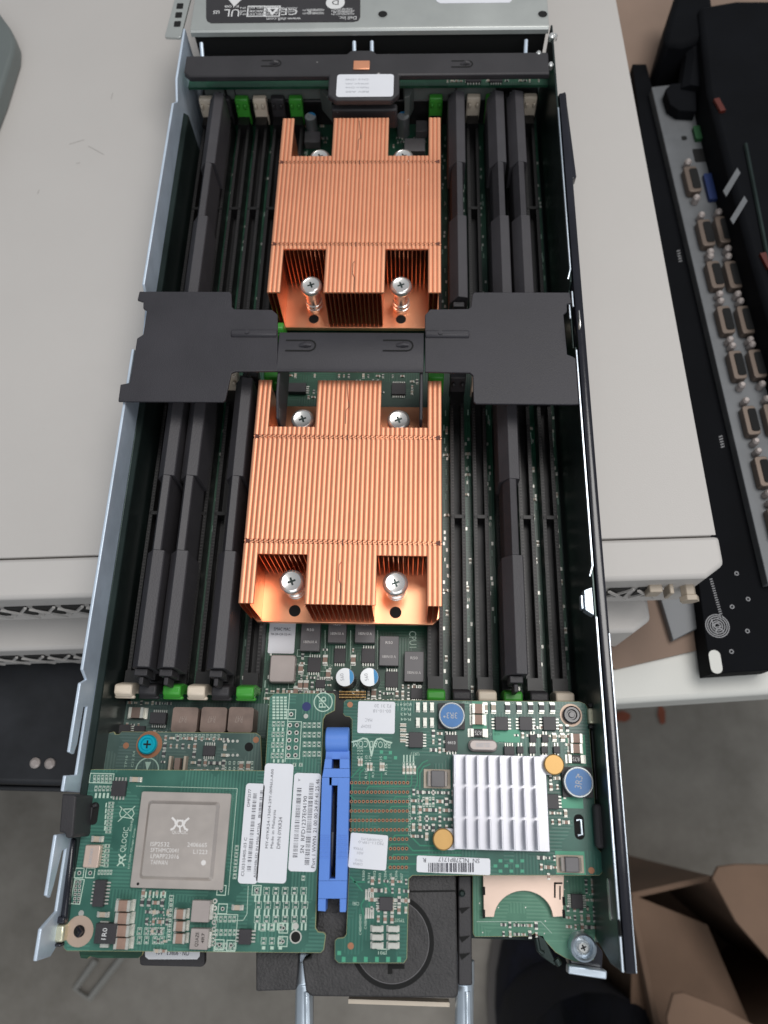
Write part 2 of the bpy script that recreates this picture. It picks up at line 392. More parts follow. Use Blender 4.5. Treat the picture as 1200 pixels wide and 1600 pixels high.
# grey green casing corner, top left
c = at(0, 100, 2)
mb = MB(); mb.prism([(at(-160, -60, .4).x, at(-160, -60, .4).y)]+poly([(-40, 0), (-4, 16), (15, 42), (22, 60), (21, 78), (0, 145), (-60, 300)], .4)+[(at(-260, 300, .4).x, at(-260, 300, .4).y)], -.72, .4)
tag(mb.build('casing', GREYG, origin=(-22, 38, -.7), bevel=.2), 'grey green casing with a rounded corner at the upper left edge of the photo', 'casing')

mb = MB(); mb.prism(poly([(1026, 915), (1083, 915), (1090, 982), (1052, 1001)], -8.7), -9.2, -8.7)  # grey slab added where the box shadow darkens the sheet
tag(mb.build('shadow_slab', PANEL, origin=(14, 9, -9.2), bevel=.05), 'small grey slab standing in for shadow on the tan cardboard sheet beside the black rack panel', 'plate')
# ------------------------------------------------------------------ black rack gear at the right
ZR = -7.6
t = thing('rack_switch', 'black rack unit with a grey panel of monitor ports at the right', 'rack unit', (22, 25, -9.25))
mb = MB(); mb.prism(poly([(988, 100), (1010, 100), (1240, 1000), (1210, 1046), (1110, 1053)], ZR), -9.2, ZR)
mb.build('front_plate', RACKB, t, bevel=.05)
zp = -6.9
mb = MB(); mb.prism(poly([(1018, 136), (1085, 128), (1150, 420), (1285, 900), (1200, 912)], zp), ZR+.01, zp)
mb.build('port_panel', PANEL, t, bevel=.04)
slope = math.atan2(at(1186, 740, zp).y-at(1113, 435, zp).y, at(1186, 740, zp).x-at(1113, 435, zp).x)+math.pi/2
def dsub(px, py, sc=1.0):
    c = at(px, py, zp); k = pxs(py, zp)*1.12
    u = Vector((math.cos(slope), math.sin(slope))); v = Vector((-u.y, u.x))
    m_ = MB(); m_.prism(rrect(c.x, c.y, 18*k, 44*k*sc, 4*k, 3, slope), zp+.01, zp+.55)
    p = m_.build('monitor_port', PORT, t, bevel=.04)
    m_ = MB(); q = c.xy+u*3*k; m_.prism(rrect(q.x, q.y, 11*k, 34*k*sc, 3*k, 3, slope), zp+.56, zp+.6); m_.build('opening', HOLE, p)
    for s_ in (-1, 1):
        m_ = MB(); q = c.xy+v*s_*31*k*sc; m_.lathe(q.x, q.y, [(5*k, zp+.01), (5*k, zp+.5), (3*k, zp+.62)], 8); m_.build('jack_screw', INDG, p)
for px, py in ((1078, 289), (1099, 372), (1113, 437), (1129, 507), (1147, 577), (1168, 663), (1187, 742), (1207, 822),
               (1126, 367), (1141, 437), (1160, 507), (1178, 575), (1201, 660)):
    dsub(px, py)
c = at(1060, 166, zp); k = pxs(166, zp)
mb = MB(); mb.prism([(c.x+x*k, c.y+y*k) for x, y in ((-24, 14), (-14, 26), (8, 28), (22, 10), (18, -30), (-8, -28), (-20, -16))], zp+.01, zp+.8); mb.build('power_inlet', RACKB, t, bevel=.05)
for px, py, sx, sy, mt, nm in ((1108, 296, 13, 50, BLUEP, 'switch_block'), (1089, 212, 12, 26, mat('dull_green_block', (.01, .07, .02), .6), 'terminal'), (1094, 243, 20, 26, HOLE, 'network_port'), (1069, 216, 8, 8, HOLE, 'screw_hole')):
    c = at(px, py, zp); k = pxs(py, zp); mb = MB(); mb.prism(rrect(c.x, c.y, sx*k, sy*k, .08, 2, slope), zp+.01, zp+.3 if mt is not HOLE else zp+.03); mb.build(nm, mt, t)
zr = ZR+.02
mb = MB(); kk = pxs(980, zr)
c = at(1121, 978, zr)
for r in (5, 8.5, 12, 15.5, 18.5): mb.ring(c.x, c.y, zr, r*kk-.05, r*kk, 24)
for i in range(18):                                  # illegible lettering of the maker's badge, running up the plate
    q = at(1111+i*1.0, 905+i*3.6, zr); mb.quad(q.x, q.y, zr, .16, .05, 0, slope+.2)
q = at(1121, 978, zr+.01); mb.text('LUC', q.x, q.y, zr+.01, .8, .45, math.degrees(slope)-80)
for px, py in ((1151, 896), (1144, 948), (1169, 936), (1168, 986), (1143, 1018)):
    q = at(px, py, zr); mb.ring(q.x, q.y, zr, .07, .12, 10)
for px, py in ((1060, 400), (1126, 690)):
    for k in range(5): q = at(px+k*.8, py-8+k*4, zr); mb.quad(q.x, q.y, zr, .22, .06, 0, slope+.3)
mb.build('lettering', mat('faded_white_print', (.30, .30, .31), .7), t)
c = at(1118, 1034, zr); k = pxs(1034, zr)
mb = MB(); mb.sheet(rrect(c.x, c.y, 18*k, 36*k, 8.5*k, 5, slope*.5), zr+.01); mb.build('mounting_slot', TABLE, t)
# the black bulky gear beyond
t = thing('rack_server', 'bulky black rack unit with two pale tags along the right photo edge', 'rack unit', (32, 35, -9.25))
mb = MB(); mb.prism(poly([(1092, 10), (1150, 0), (1330, 0), (1450, 900), (1298, 800), (1220, 560), (1168, 380), (1106, 140)], -4.6), -9.2, -4.6); mb.build('body', RACKB, t, bevel=.3)
for pts in (((1130, 298), (1152, 262), (1157, 270), (1135, 307)), ((1141, 342), (1163, 306), (1168, 314), (1146, 350))):
    mb = MB(); mb.prism(poly(pts, -4.5), -4.59, -4.5); mb.build('paper_tag', PANEL, t)
for px, py, ang in ((1124, 165, 15), (1197, 408, 15)):
    c = at(px, py, -4.5); mb = MB(); mb.box(c.x, c.y, -4.5, .35, 1.1, .2, rz=R(ang)); mb.build('handle_marker', REDP, t)
mb = MB(); a = at(1165, 225, -4.5); b = at(1205, 430, -4.5); mb.tube([a, b], .12, 6); mb.build('edge_trim', STEELD, t)
t = thing('power_plug', 'black moulded plug and cord at the upper right behind the port panel', 'plug', (26, 48, -9.2))
mb = MB(); mb.prism(poly([(1062, -30), (1110, -30), (1116, 15), (1100, 60), (1068, 68), (1038, 66), (1040, 45)], -5), -9, -5); mb.build('plug_body', RACKB, t, bevel=.4)
mb = MB(); mb.tube([at(1080, 60, -6), at(1085, 100, -6.4), at(1078, 150, -6.5)], .9, 10); mb.build('cord', RACKB, t)

# ------------------------------------------------------------------ things near the floor
t = thing('cardboard_box', 'open brown cardboard box with raised flaps on the floor at the lower right', 'box', (40, -20, -85))
zb = -52
rim = poly([(985, 1400), (1110, 1372), (1330, 1560), (1060, 1760)], zb)
mb = MB()
for (x0, y0), (x1, y1) in zip(rim, rim[1:]+rim[:1]):
    d = math.hypot(x1-x0, y1-y0); mb.box((x0+x1)/2, (y0+y1)/2, (zb-85)/2, d, .5, 85+zb, 0, math.atan2(y1-y0, x1-x0))
mb.build('walls', CARDB, t)
mb = MB(); mb.sheet(rim, -80); mb.build('bottom', CARDB, t)
mb = MB(); mb.prism(poly([(1113, 1372), (1122, 1354), (1150, 1350), (1320, 1352), (1340, 1600), (1210, 1508), (1150, 1440)], zb+6), zb+5.5, zb+6); mb.build('flap', CARDB, t, bevel=.1)
mb = MB(); mb.prism(poly([(1042, 1590), (1052, 1553), (1068, 1551), (1130, 1575), (1210, 1620), (1240, 1720), (1060, 1720)], zb+7), zb+6.5, zb+7); mb.build('flap', CARDB, t, bevel=.1)
mb = MB(); a = at(988, 1398, zb+.3); b = at(1105, 1445, zb-6); c = at(1180, 1620, zb-6); d = at(985, 1640, zb-3)
mb.add([a, b, c, d], [(0, 3, 2, 1)]); mb.add([(v.x, v.y, v.z-.5) for v in (a, b, c, d)], [(0, 1, 2, 3)]); mb.build('flap', CARDB, t)

t = thing('person', 'standing person of whom only a navy shoe and trouser leg show below the server', 'person', (18, -24, -85))
mb = MB()
def shoe(m_, grow, z0, z1):
    c0 = at(868, 1540, -72); n = 22; secs = []
    for j, (zz, gg) in enumerate(((z0, grow), ((z0+z1)/2, grow*1.02), (z1, grow*.86))):
        ring_ = []
        for i in range(n):
            a = math.tau*i/n; ring_.append((c0.x+gg*6.2*math.cos(a), c0.y-4+gg*(12.5 if math.sin(a) > 0 else 16)*math.sin(a), zz))
        secs.append(ring_)
    vs_ = [p for r_ in secs for p in r_]; fs = []
    for j in range(2):
        for i in range(n): fs.append((j*n+i, j*n+(i+1) % n, (j+1)*n+(i+1) % n, (j+1)*n+i))
    fs += [tuple(range(n))[::-1], tuple(2*n+i for i in range(n))]
    m_.add(vs_, fs)
shoe(mb, 1.12, -85, -81.5); mb.build('sole', SOLE, t, bevel=.5)
mb = MB(); shoe(mb, 1.02, -81.4, -74.5); mb.build('shoe', NAVY, t, bevel=1.2, seg=3)
mb = MB(); c0 = at(888, 1580, -70)
mb.tube([(c0.x, c0.y-3, -75), (c0.x, c0.y-3, -55), (c0.x+1, c0.y-8, -30)], [7.6, 8.2, 8.6], 20); mb.build('trouser_leg', NAVY, t)
mb = MB()
pts = [at(195, 1490, -84.4), at(140, 1560, -84.4), at(118, 1545, -84.4), at(150, 1500, -84.4)]
mb.tube(pts, .45, 6)
tag(mb.build('strap', STRAP, origin=tuple(pts[1])), 'short pale plastic strap bent into a hook on the dark floor at lower left', 'strap')

# ------------------------------------------------------------------ server chassis
XL, XR = -12.28, 7.5
YB, YF = 36.5, -5.3
t = thing('server_chassis', 'open metal server tray, steel at left and glossy black at right, on the beige box', 'server chassis', (-2.4, 15, -.7))
CH = t
mb = MB(); mb.bx(XL, XR, YF+.4, 40, -.65, -.5); mb.build('floor_pan', STEELD, t)
# left wall: vertical sheet, its top outline with the hooks of the photo
def zL(px, py): v = atx(px, py, XL); return (v.y, v.z)
top = [(34.2, 4.4), (33.2, 3.9), (32.6, 4.35), (21.6, 4.4), (21.2, 3.7), (19.2, 3.4), (18.4, 3.5), (18.2, 4.4), (4.3, 4.4), (4.0, 3.9), (3.8, 4.4), (1.35, 4.4), (1.3, 4.0), (1.7, 3.85), (3.0, 3.8), (3.05, 3.45), (.6, 3.45), (.55, 4.4), (.02, 4.4), (-.02, 2.3), (-1.36, 2.3), (-1.4, 4.4), (-3.3, 4.4), (-3.4, 4.1), (-3.0, 3.95), (-1.95, 3.7), (-1.9, 3.35), (-3.9, 3.35), (-4.3, 4.4), (-5.25, 4.4), (-5.3, 3.3), (-4.6, 2.2), (-4.6, -.5)]
out = top+[(37.8, -.5), (37.8, 4.4)]
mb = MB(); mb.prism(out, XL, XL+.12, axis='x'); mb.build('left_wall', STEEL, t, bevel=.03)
mb = MB(); mb.prism([(XL+.13, 3.0), (XL+.36, 2.8), (XL+.36, -.45), (XL+.13, -.45)], YF+2.6, 33.5, axis='y'); mb.build('left_dark_reflection', STEELD, t, bevel=.05)  # lower wall step, coloured dark for the dim interior mirrored in the steel
# right wall: black rail with folded edges, their highlights modelled as bright tubes
mb = MB(); mb.prism([(37.8, -.5), (37.8, 4.4), (21.8, 4.4), (21.6, 4.0), (18.6, 4.0), (18.4, 4.4), (YF+.3, 4.4), (YF+.3, 3.0), (YF+1.1, -.5)], XR-.55, XR-.45, axis='x'); mb.build('right_wall', STEELD, t, bevel=.03)
mb = MB()
mb.prism([(XR-.44, 4.2), (XR-.38, 4.42), (XR-.2, 4.46), (XR-.05, 4.42), (XR, 4.2), (XR, 3.2), (XR-.44, 3.2)], YF+.25, 33, axis='y'); mb.build('right_rail', GLOSSBLK, t, bevel=.03)
mb = MB()
for seg in (((XR-.5, 32, 4.46), (XR-.5, 22.4, 4.46), (XR-.62, 21.9, 4.4)), ((XR-.5, 18.2, 4.46), (XR-.5, 8.6, 4.46), (XR-.62, 8.2, 4.4)), ((XR-.5, 6.6, 4.46), (XR-.5, YF+.3, 4.46)), ((XR-.5, 21.2, 4.46), (XR-.5, 20.4, 4.46)), ((XR-.62, 20.6, 4.3), (XR-.62, 19.9, 4.3))):
    mb.tube(seg, .045, 6)
mb.tube([(XR-.06, 6, 4.43), (XR-.06, YF+.27, 4.43)], .02, 6)
mb.build('edge_highlight', STEELB, t)
c = at(921, 940, 4.4)
mb = MB(); mb.prism([(c.x-.2, c.y+.42), (c.x+.12, c.y+.55), (c.x+.12, c.y-.55), (c.x-.2, c.y-.35)], 4.05, 4.5); mb.box(c.x-.26, c.y, 4.2, .1, .55, .3); mb.build('latch_tab', STEELB, t, bevel=.03)
for px, py, l in ((952, 1405, 1.3), (968, 1450, .5), (905, 500, .9)):
    v = atx(px, py, XR-.57); mb = MB(); mb.prism(rrect(v.y, v.z, l, .28, .13, 4), XR-.585, XR-.56, axis='x'); mb.build('wall_slot', HOLE if px > 960 else CHROME, t)
# rear corner of the right wall
mb = MB()
for px, py, r in ((863, 54, .18), (861, 99, .14), (842, 82, .16), (868, 54, .12)):
    c = at(px, py, 4.5); mb.lathe(c.x, c.y, [(r, 4.2), (r, 4.45), (r*.5, 4.55)], 10)
mb.build('corner_rivets', CHROME, t)
c = at(885, 200, 4.4)
mb = MB(); mb.prism([(c.x-.25, c.y+2.2), (c.x+.1, c.y+2.4), (c.x+.2, c.y-.3), (c.x+.3, c.y-3), (c.x+.08, c.y-3.2), (c.x, c.y-1)], 3.9, 4.4); mb.build('rail_end', GLOSSBLK, t, bevel=.05)
# the front right corner bracket
zc = 1.2
mb = MB()
mb.prism(poly([(862, 1462), (890, 1480), (892, 1512), (944, 1522), (946, 1490), (930, 1470), (880, 1455)], zc), .2, .9); mb.build('corner_bracket', GLOSSBLK, t, bevel=.08)
mb = MB(); a = rect(886, 1509, 946, 1526, zc); mb.box(a[0], a[1], zc, a[2], .28, .45, rz=R(-6)); mb.build('bracket_lip', STEELB, t, bevel=.05)
c = at(912, 1481, 1.6)
mb = MB(); mb.lathe(c.x, c.y, [(.46, .3), (.46, 1.62), (.40, 1.68), (.34, 1.62), (.32, 1.3)], 24); mb.build('standoff', STEELB, t)
mb = MB(); mb.lathe(c.x, c.y, [(.24, 1.2), (.24, 1.5), (.16, 1.58)], 18); mb.quad(c.x, c.y, 1.586, .2, .05, 1, .4); mb.quad(c.x, c.y, 1.588, .05, .2, 1, .4); mb.build('screw', [CHROME, HOLE], t)
c = at(785, 1478, 1.0)
mb = MB(); mb.prism(poly([(836, 1460), (850, 1462), (865, 1495), (872, 1507), (868, 1510), (845, 1494)], 1.1), .7, 1.0); mb.tube([at(838, 1465, 1), at(842, 1485, 1), at(850, 1490, 1)], .1, 6); mb.tube([at(868, 1498, 1), at(875, 1508, 1.)], .13, 6); mb.build('spring_clip', STEELD, t, bevel=.03)

# ------------------------------------------------------------------ drive cage and rear beam
t = thing('drive_cage', 'silver metal drive cage with a black regulatory label across the top of the photo', 'drive cage', (-2.4, 41, -.5))
z = 4.55
yl = at(560, 46, z).y
mb = MB(); xs0 = at(298, 40, z).x; xs1 = at(858, 40, z).x
mb.prism([(yl, z-.35), (yl+.03, z-.12), (yl+.12, z-.02), (yl+.28, z), (52, z), (52, z-.1), (yl+.3, z-.1), (yl+.1, z-.35)], xs0, xs1, axis='x'); mb.build('cover', COVER, t, bevel=.02)
mb = MB(); mb.bx(xs0+.05, xs1-.05, yl+.4, 52, -.5, z-.12); mb.build('body', HOLE, t)
a = rect(268, -40, 297, 58, z-.2)
mb = MB(); mb.prism(rrect(a[0], a[1], a[2]*.85, a[3], .1, 3, R(-4)), z-.35, z-.2); fl = mb.build('side_flange', COVER, t, bevel=.02)
for px, py in ((281, 9), (279, 23), (277, 37)):
    c = at(px, py, z-.18); mb = MB(); mb.sheet(rrect(c.x, c.y, .36, .42, .05, 2), z-.19); mb.build('square_hole', HOLE, t)
for px, py in ((598, 22), (848, 22)):
    c = at(px, py, z+.01); mb = MB(); mb.disc(c.x, c.y, z+.012, .24, 20); mb.ring(c.x, c.y, z+.008, .24, .3, 20, 1); mb.build('round_hole', [HOLE, COVER], t)
mb = MB(); zz = z+.02
mb.prism(poly([(322, -60), (322, 28), (324, 33), (330, 36), (552, 34), (560, 32), (563, 26), (563, -60)], zz), z+.004, zz)
def T(m_, s, px, py, wpx, hpx, ang, z_, m=1):
    c = at(px, py, z_); k = pxs(py, z_); m_.text(s, c.x, c.y, z_, wpx*k, hpx*k*1.25, ang, m)
zt = zz+.012
T(mb, 'www.dell.com', 443, 29.5, 54, 5, 180, zt); T(mb, 'CE', 452, 18.5, 26, 11, 180, zt); T(mb, 'Dell Inc.', 543, 28, 28, 6, 180, zt)
T(mb, 'UL', 362, 20, 24, 13, 180, zt); T(mb, 'us', 338, 19, 10, 6, 180, zt); T(mb, 'c', 377, 18, 4, 5, 180, zt); T(mb, 'E108', 362, 10, 22, 4, 180, zt); T(mb, '8', 484, 18, 5, 7, 180, zt)
for i, (x, w_) in enumerate(((536, 36), (536, 30), (490, 34), (440, 50), (492, 26), (405, 60))):
    for j in range(2 if i < 5 else 3): T(mb, 'ASSEMBLED IN', x, 22-j*5-(i*3 % 5), w_, 3, 180, zt)
for x0, x1 in ((386, 414), (414, 438)):
    a = rect(x0, 9, x1, 26, zt); mb.frame(a[0], a[1], zt, a[2], a[3], .07, 1)
c = at(426, 17, zt); mb.prism([(c.x-.36, c.y+.25), (c.x+.36, c.y+.25), (c.x, c.y-.35)], zt, zt+.004, 1); mb.prism([(c.x-.14, c.y+.13), (c.x+.14, c.y+.13), (c.x, c.y-.1)], zt+.005, zt+.008, 0)
c = at(367, 2, zt); mb.prism([(c.x-.5, c.y+.35), (c.x+.5, c.y+.35), (c.x, c.y-.4)], zt, zt+.004, 1)
T(mb, 'INPUT 12V', 400, 18, 20, 3, 180, zt); c = at(524, 4, zt); mb.disc(c.x, c.y, zt, .5, 20, 1); mb.text('D', c.x, c.y, zt+.006, .35, .35, 180, 0)
mb.build('label_sticker', [BLK, WHITEINK], t)
mb = MB(); mb.prism(poly([(680, -30), (682, 2), (688, 5), (796, 4), (800, 0), (801, -30)], z+.02), z+.005, z+.02); mb.build('blank_sticker', PAPER, t)

t = thing('rear_beam', 'black crossbeam with a white label in front of the drive cage', 'crossbeam', (-2.4, 34, 3))
z = 4.5
mb = MB(); a0 = at(291, 86, z); a1 = at(857, 86, z); yb = at(575, 117, z).y
tab = [(a0.x, a0.y-.05), (a0.x, yb+.3), (a0.x+.3, yb), (at(514, 117, z).x, yb), (at(514, 117, z).x, at(560, 148, z).y), (at(524, 157, z).x, at(560, 156, z).y), (at(612, 157, z).x, at(560, 156, z).y), (at(624, 148, z).x, at(560, 146, z).y), (at(624, 118, z).x, yb), (a1.x, yb), (a1.x, a0.y), (at(588, 85, z).x, a0.y), (at(582, 80, z).x, a0.y+.25), (at(548, 80, z).x, a0.y+.25), (at(542, 85, z).x, a0.y)]
mb.prism(tab, z-.35, z); mb.build('beam', BLK, t, bevel=.08)
mb = MB(); mb.bx(at(514, 117, z).x+.1, at(624, 118, z).x-.1, at(560, 172, 3.2).y, at(560, 155, z).y+.3, 2.4, 3.6); mb.build('lower_step', BLK, t, bevel=.1)
a = rect(526, 116, 615, 151, z+.02)
mb = MB(); mb.prism(rrect(a[0], a[1], a[2], a[3], .16), z+.003, z+.02)
zt = z+.03
for j in range(4):
    T(mb, ('CN-0 13740', '0F9HJC A00', 'Made in China', 'REV A00')[j], 558, 124+j*6.4, 36, 2.6, 180, zt, 1)
mb.build('label_sticker', [PAPER, INKG], t)
c = at(565, 103, z); mb = MB(); mb.bx(c.x-.42, c.x+.42, c.y-.3, c.y+.3, z+.002, z+.08); mb.build('copper_button', COPPER, t, bevel=.06)
def uclip(px, py, z_, parent, wpx=45, hpx=20, mt=BLK, flip=1):
    """raised tongue inside a U shaped cut"""
    c = at(px, py, z_); k = pxs(py, z_); w_, h_ = wpx*k/2, hpx*k/2
    pts = [(c.x-w_, c.y+h_)]+[(c.x+w_-h_+h_*math.sin(a), c.y+h_*math.cos(a)) for a in [math.pi*i/8 for i in range(9)]]+[(c.x-w_, c.y-h_)]
    m_ = MB(); m_.line(pts, z_+.012, .07); m_.build('clip_slot', HOLE, parent)
    m_ = MB(); m_.tube([(c.x-.05, c.y, z_-.02), (c.x+w_*.35, c.y+.02, z_+.05), (c.x+w_-h_*.7, c.y+.02, z_+.02)], [.09, .12, .09], 8); m_.build('clip_tongue', mt, parent)
uclip(424, 99, z, t, 30, 12); uclip(722, 100, z, t, 32, 13)
# dark fan side wall behind with thin pillars
mb = MB()
for px in (310, 552, 580, 825):
    c = at(px, 70, 2); mb.tube([(at(px, 52, z).x, yl-.05, 3.9), (at(px, 82, z).x, a0.y+.15, 3.4)], .1, 8)
mb.build('wire_pillar', STEEL, t)
mb = MB(); mb.bx(a0.x, a1.x, a0.y+.1, yl+.3, -.4, 1.6); mb.build('well_floor', BLKS, t, bevel=.1)
mb = MB()
for x0, x1 in ((322, 512), (590, 790)):
    p0, p1 = at(x0, 64, 3), at(x1, 64, 3); mb.line([(p0.x, p0.y), (p1.x, p1.y), (p1.x+.4, p1.y-1.0)], 1.9, .05)
mb.build('well_edge', STEELD, t)

# ------------------------------------------------------------------ motherboard
dusty(STEEL, 150, .93); dusty(GLOSSBLK, 200, .95)
t = thing('motherboard', 'long green motherboard on the floor of the server tray', 'circuit board', (-2.4, 15, -.3))
MBD = t
YFM = -5.5
mb = MB(); mb.prism([(XL+.5, YFM), (1.0, YFM), (1.0, -2.2), (XR-.7, -2.2), (XR-.7, 38.3), (XL+.5, 38.3)], -.16, 0, 0); mb.build('board', PCBM, t)

def chip(parent, cx, cy, z, sx, sy, h=.13, pins='lr', n=4, mt=ICM, txt=None, name='chip', ang=0, gap=.0):
    m_ = MB(); m_.bx(cx-sx/2, cx+sx/2, cy-sy/2, cy+sy/2, z+.02, z+h)
    if txt: m_.text(txt, cx, cy, z+h+.006, sx*.65, sy*.2, ang, 1)
    o = m_.build(name, [mt, INKM], parent, bevel=.012, seg=1)
    if pins:
        m_ = MB()
        if 'l' in pins:
            for s_ in (-1, 1):
                for i in range(n):
                    y = cy+(i-(n-1)/2)*sy*.92/n
                    m_.box(cx+s_*(sx/2+.05), y, z+.035, .15, sy*.42/n, .05)
        if 't' in pins:
            for s_ in (-1, 1):
                for i in range(n):
                    x = cx+(i-(n-1)/2)*sx*.92/n
                    m_.box(x, cy+s_*(sy/2+.05), z+.035, sx*.42/n, .15, .05)
        m_.build('pins', SOLDER, o)
    return o
def chip_px(parent, x0, y0, x1, y1, z, **k):
    h = k.get('h', .13); a = rect(x0, y0, x1, y1, z+h); return chip(parent, a[0], a[1], z, a[2], a[3], **k)

_smd = {}
def smd(parent, cx, cy, z, l, w_, vert, mt=TAN, name='chip_capacitor', h=None):
    h = h or min(l, w_)*.7
    key = (round(l, 2), round(w_, 2), vert, mt.name, round(h, 2))
    if key not in _smd:
        m_ = MB(); a, b = (w_, l) if vert else (l, w_)
        m_.bx(-a/2+(0 if vert else l*.2), a/2-(0 if vert else l*.2), -b/2+(l*.2 if vert else 0), b/2-(l*.2 if vert else 0), .01, h, 0)
        for s_ in (-1, 1):
            if vert: m_.box(0, s_*l*.4, h*.5+.01, w_*1.04, l*.2, h*1.04, 1); m_.box(0, s_*l*.55, .012, w_*1.1, l*.25, .02, 1)
            else: m_.box(s_*l*.4, 0, h*.5+.01, l*.2, w_*1.04, h*1.04, 1); m_.box(s_*l*.55, 0, .012, l*.25, w_*1.1, .02, 1)
        o = m_.build(name, [mt, SOLDER]); _smd[key] = o.data; bpy.data.objects.remove(o)
    o = bpy.data.objects.new(name, _smd[key]); COL.objects.link(o); o.parent = parent
    g = ORG[parent.name]; o.location = ((cx-g[0])*S, (cy-g[1])*S, (z-g[2])*S); ORG[o.name] = g
    return o
def scatter(parent, x0, y0, x1, y1, z, n, names=('chip_capacitor', 'chip_resistor'), avoid=(), silk=None, sm=.0):
    """small surface-mount parts on a loose grid; coordinates are pixels of the photo"""
    a = rect(x0, y0, x1, y1, z); X0, X1, Y0, Y1 = a[0]-a[2]/2, a[0]+a[2]/2, a[1]-a[3]/2, a[1]+a[3]/2
    av = [rect(*r, z) for r in avoid]; put = []; tries = 0
    while len(put) < n and tries < n*40:
        tries += 1
        gx, gy = round(random.uniform(X0, X1)/.24)*.24, round(random.uniform(Y0, Y1)/.3)*.3
        if any(abs(gx-p[0]) < .2 and abs(gy-p[1]) < .24 for p in put): continue
        if any(abs(gx-r[0]) < r[2]/2+.12 and abs(gy-r[1]) < r[3]/2+.12 for r in av): continue
        put.append((gx, gy)); k = random.random()
        vert = random.random() < .55
        l = random.choice((.13, .16, .2))
        mt, nm = (TAN, names[0]) if k < .4 else (PALEC, names[0]) if k < .6 else (DARKC, names[1])
        smd(parent, gx, gy, z, l, l*.55, vert, mt, nm)
        if silk is not None: silk.frame(gx, gy, z+.008, .12+l*(.55 if vert else 1), .12+l*(1 if vert else .55), .018)
    return put

# rear strip of the board and grey ducts beyond the sockets
mb = MB()
for px, py in ((361, 118),):
    c = at(px, py, 1.0); mb.ring(c.x, c.y, .012, .55, .68, 24)
mb.build('silkscreen', SILKD, t)
t = thing('rear_duct', 'thin grey plastic ledge in front of the memory sockets at the far end', 'duct', (-2.4, 34, 0))
for x0, x1, nm in ((318, 348, 0), (352, 364, 0), (366, 505, 1), (630, 712, 1), (714, 775, 0)):
    a = rect(x0, 129, x1, 136, 2.4); mb = MB(); mb.bx(a[0]-a[2]/2, a[0]+a[2]/2, a[1]-.12, a[1]+.12, 1.0, 2.4); mb.build('ledge', LEDGE, t, bevel=.03)
for pts in (((503, 130), (518, 150), (518, 160), (498, 136)), ((632, 130), (650, 130), (640, 150), (632, 152))):
    mb = MB(); mb.prism(poly(pts, 2.4), 1.0, 2.38); mb.build('gusset', LEDGE, t, bevel=.02)
t = thing('backplane_board', 'narrow green circuit board standing behind the far memory sockets', 'circuit board', (-2.4, 35, 0))
mb = MB(); a = rect(285, 112, 862, 130, 3.0); mb.bx(a[0]-a[2]/2, a[0]+a[2]/2, a[1]-.45, a[1]+1.0, 2.7, 2.85); mb.build('board', PCBM, t)
scatter(t, 700, 117, 850, 128, 2.85, 34); scatter(t, 300, 117, 500, 128, 2.85, 12)
chip_px(t, 728, 118, 752, 127, 2.85, n=5, pins='t'); chip_px(t, 765, 118, 785, 127, 2.85, n=5, pins='t')

# sockets
SX_L = [-11.45+i*.985 for i in range(6)]
SX_R = [1.1+i*1.014 for i in range(6)]
BANKS = {'lo': (4.05, 18.0), 'hi': (21.2, 35.2)}
LOWC = {'L': ('w', 'k', 'g', 'w', 'k', 'g'), 'R': ('g', 'k', 'w', 'g', 'k', 'w')}
LM = {'w': CREAM, 'k': BLK, 'g': GREEN}
def latch_mb(x, y, sgn, z1=2.15):
    """ejector latch: sgn=-1 at the near end, +1 at the far end; a leaning wedge with two feet"""
    m_ = MB(); w_ = .36
    prof = [(0, .5), (0, 1.35), (.12*sgn, z1-.15), (.18*sgn, z1), (.5*sgn, z1-.02), (.62*sgn, z1-.2), (.62*sgn, z1-.45), (.34*sgn, 1.25), (.34*sgn, .5)]
    m_.prism([(y+a, b) for a, b in prof], x-w_, x+w_, axis='x')
    if sgn < 0: m_.box(x, y+.60*sgn, z1-.42, w_*2.3, .14, .24)
    else:
        for s_ in (-1, 1): m_.box(x+s_*.2, y-.06, z1-.3, .16, .16, .3)
    return m_
def socket(x, y0, y1, name='memory_socket'):
    m_ = MB(); L = y1-y0; cy = (y0+y1)/2
    for s_ in (-1, 1): m_.box(x+s_*.245, cy, .45, .16, L-.6, .88)
    m_.box(x, cy, .12, .34, L-.6, .22)
    for e in (y0+.45, y1-.25): m_.box(x, e, .55, .62, .6, 1.1)
    yk = y0+L*.56; m_.box(x, yk, .5, .34, .16, .9); m_.box(x, yk, .46, .6, .1, .88)
    for s_ in (-1, 1): m_.box(x+s_*.28, cy, .885+.0, .03, L-.7, .03)
    o = m_.build(name, BLKS, MBD, bevel=0, smooth=0)
    m_ = MB(); n = 84
    for i in range(n):
        y = y0+.75+i*(L-1.5)/(n-1)
        if abs(y-yk) < .12: continue
        for s_ in (-1, 1): m_.box(x+s_*.235, y, .895, .10, .055, .025)
    m_.build('contacts', CONT, o, smooth=0)
    return o
CONT = mat('contact_row', (.05, .047, .047), .45, .3)
for bank, (y0, y1) in BANKS.items():
    for side, xs in (('L', SX_L), ('R', SX_R)):
        for i, x in enumerate(xs):
            so = socket(x, y0, y1)
            col = LM[LOWC[side][i]]
            m_ = latch_mb(x, y0+.22, -1, 2.0); m_.build('latch', col, so, bevel=.07)
            m_ = latch_mb(x, y1+.05, 1, 2.1); m_.build('latch', col, so, bevel=.07)
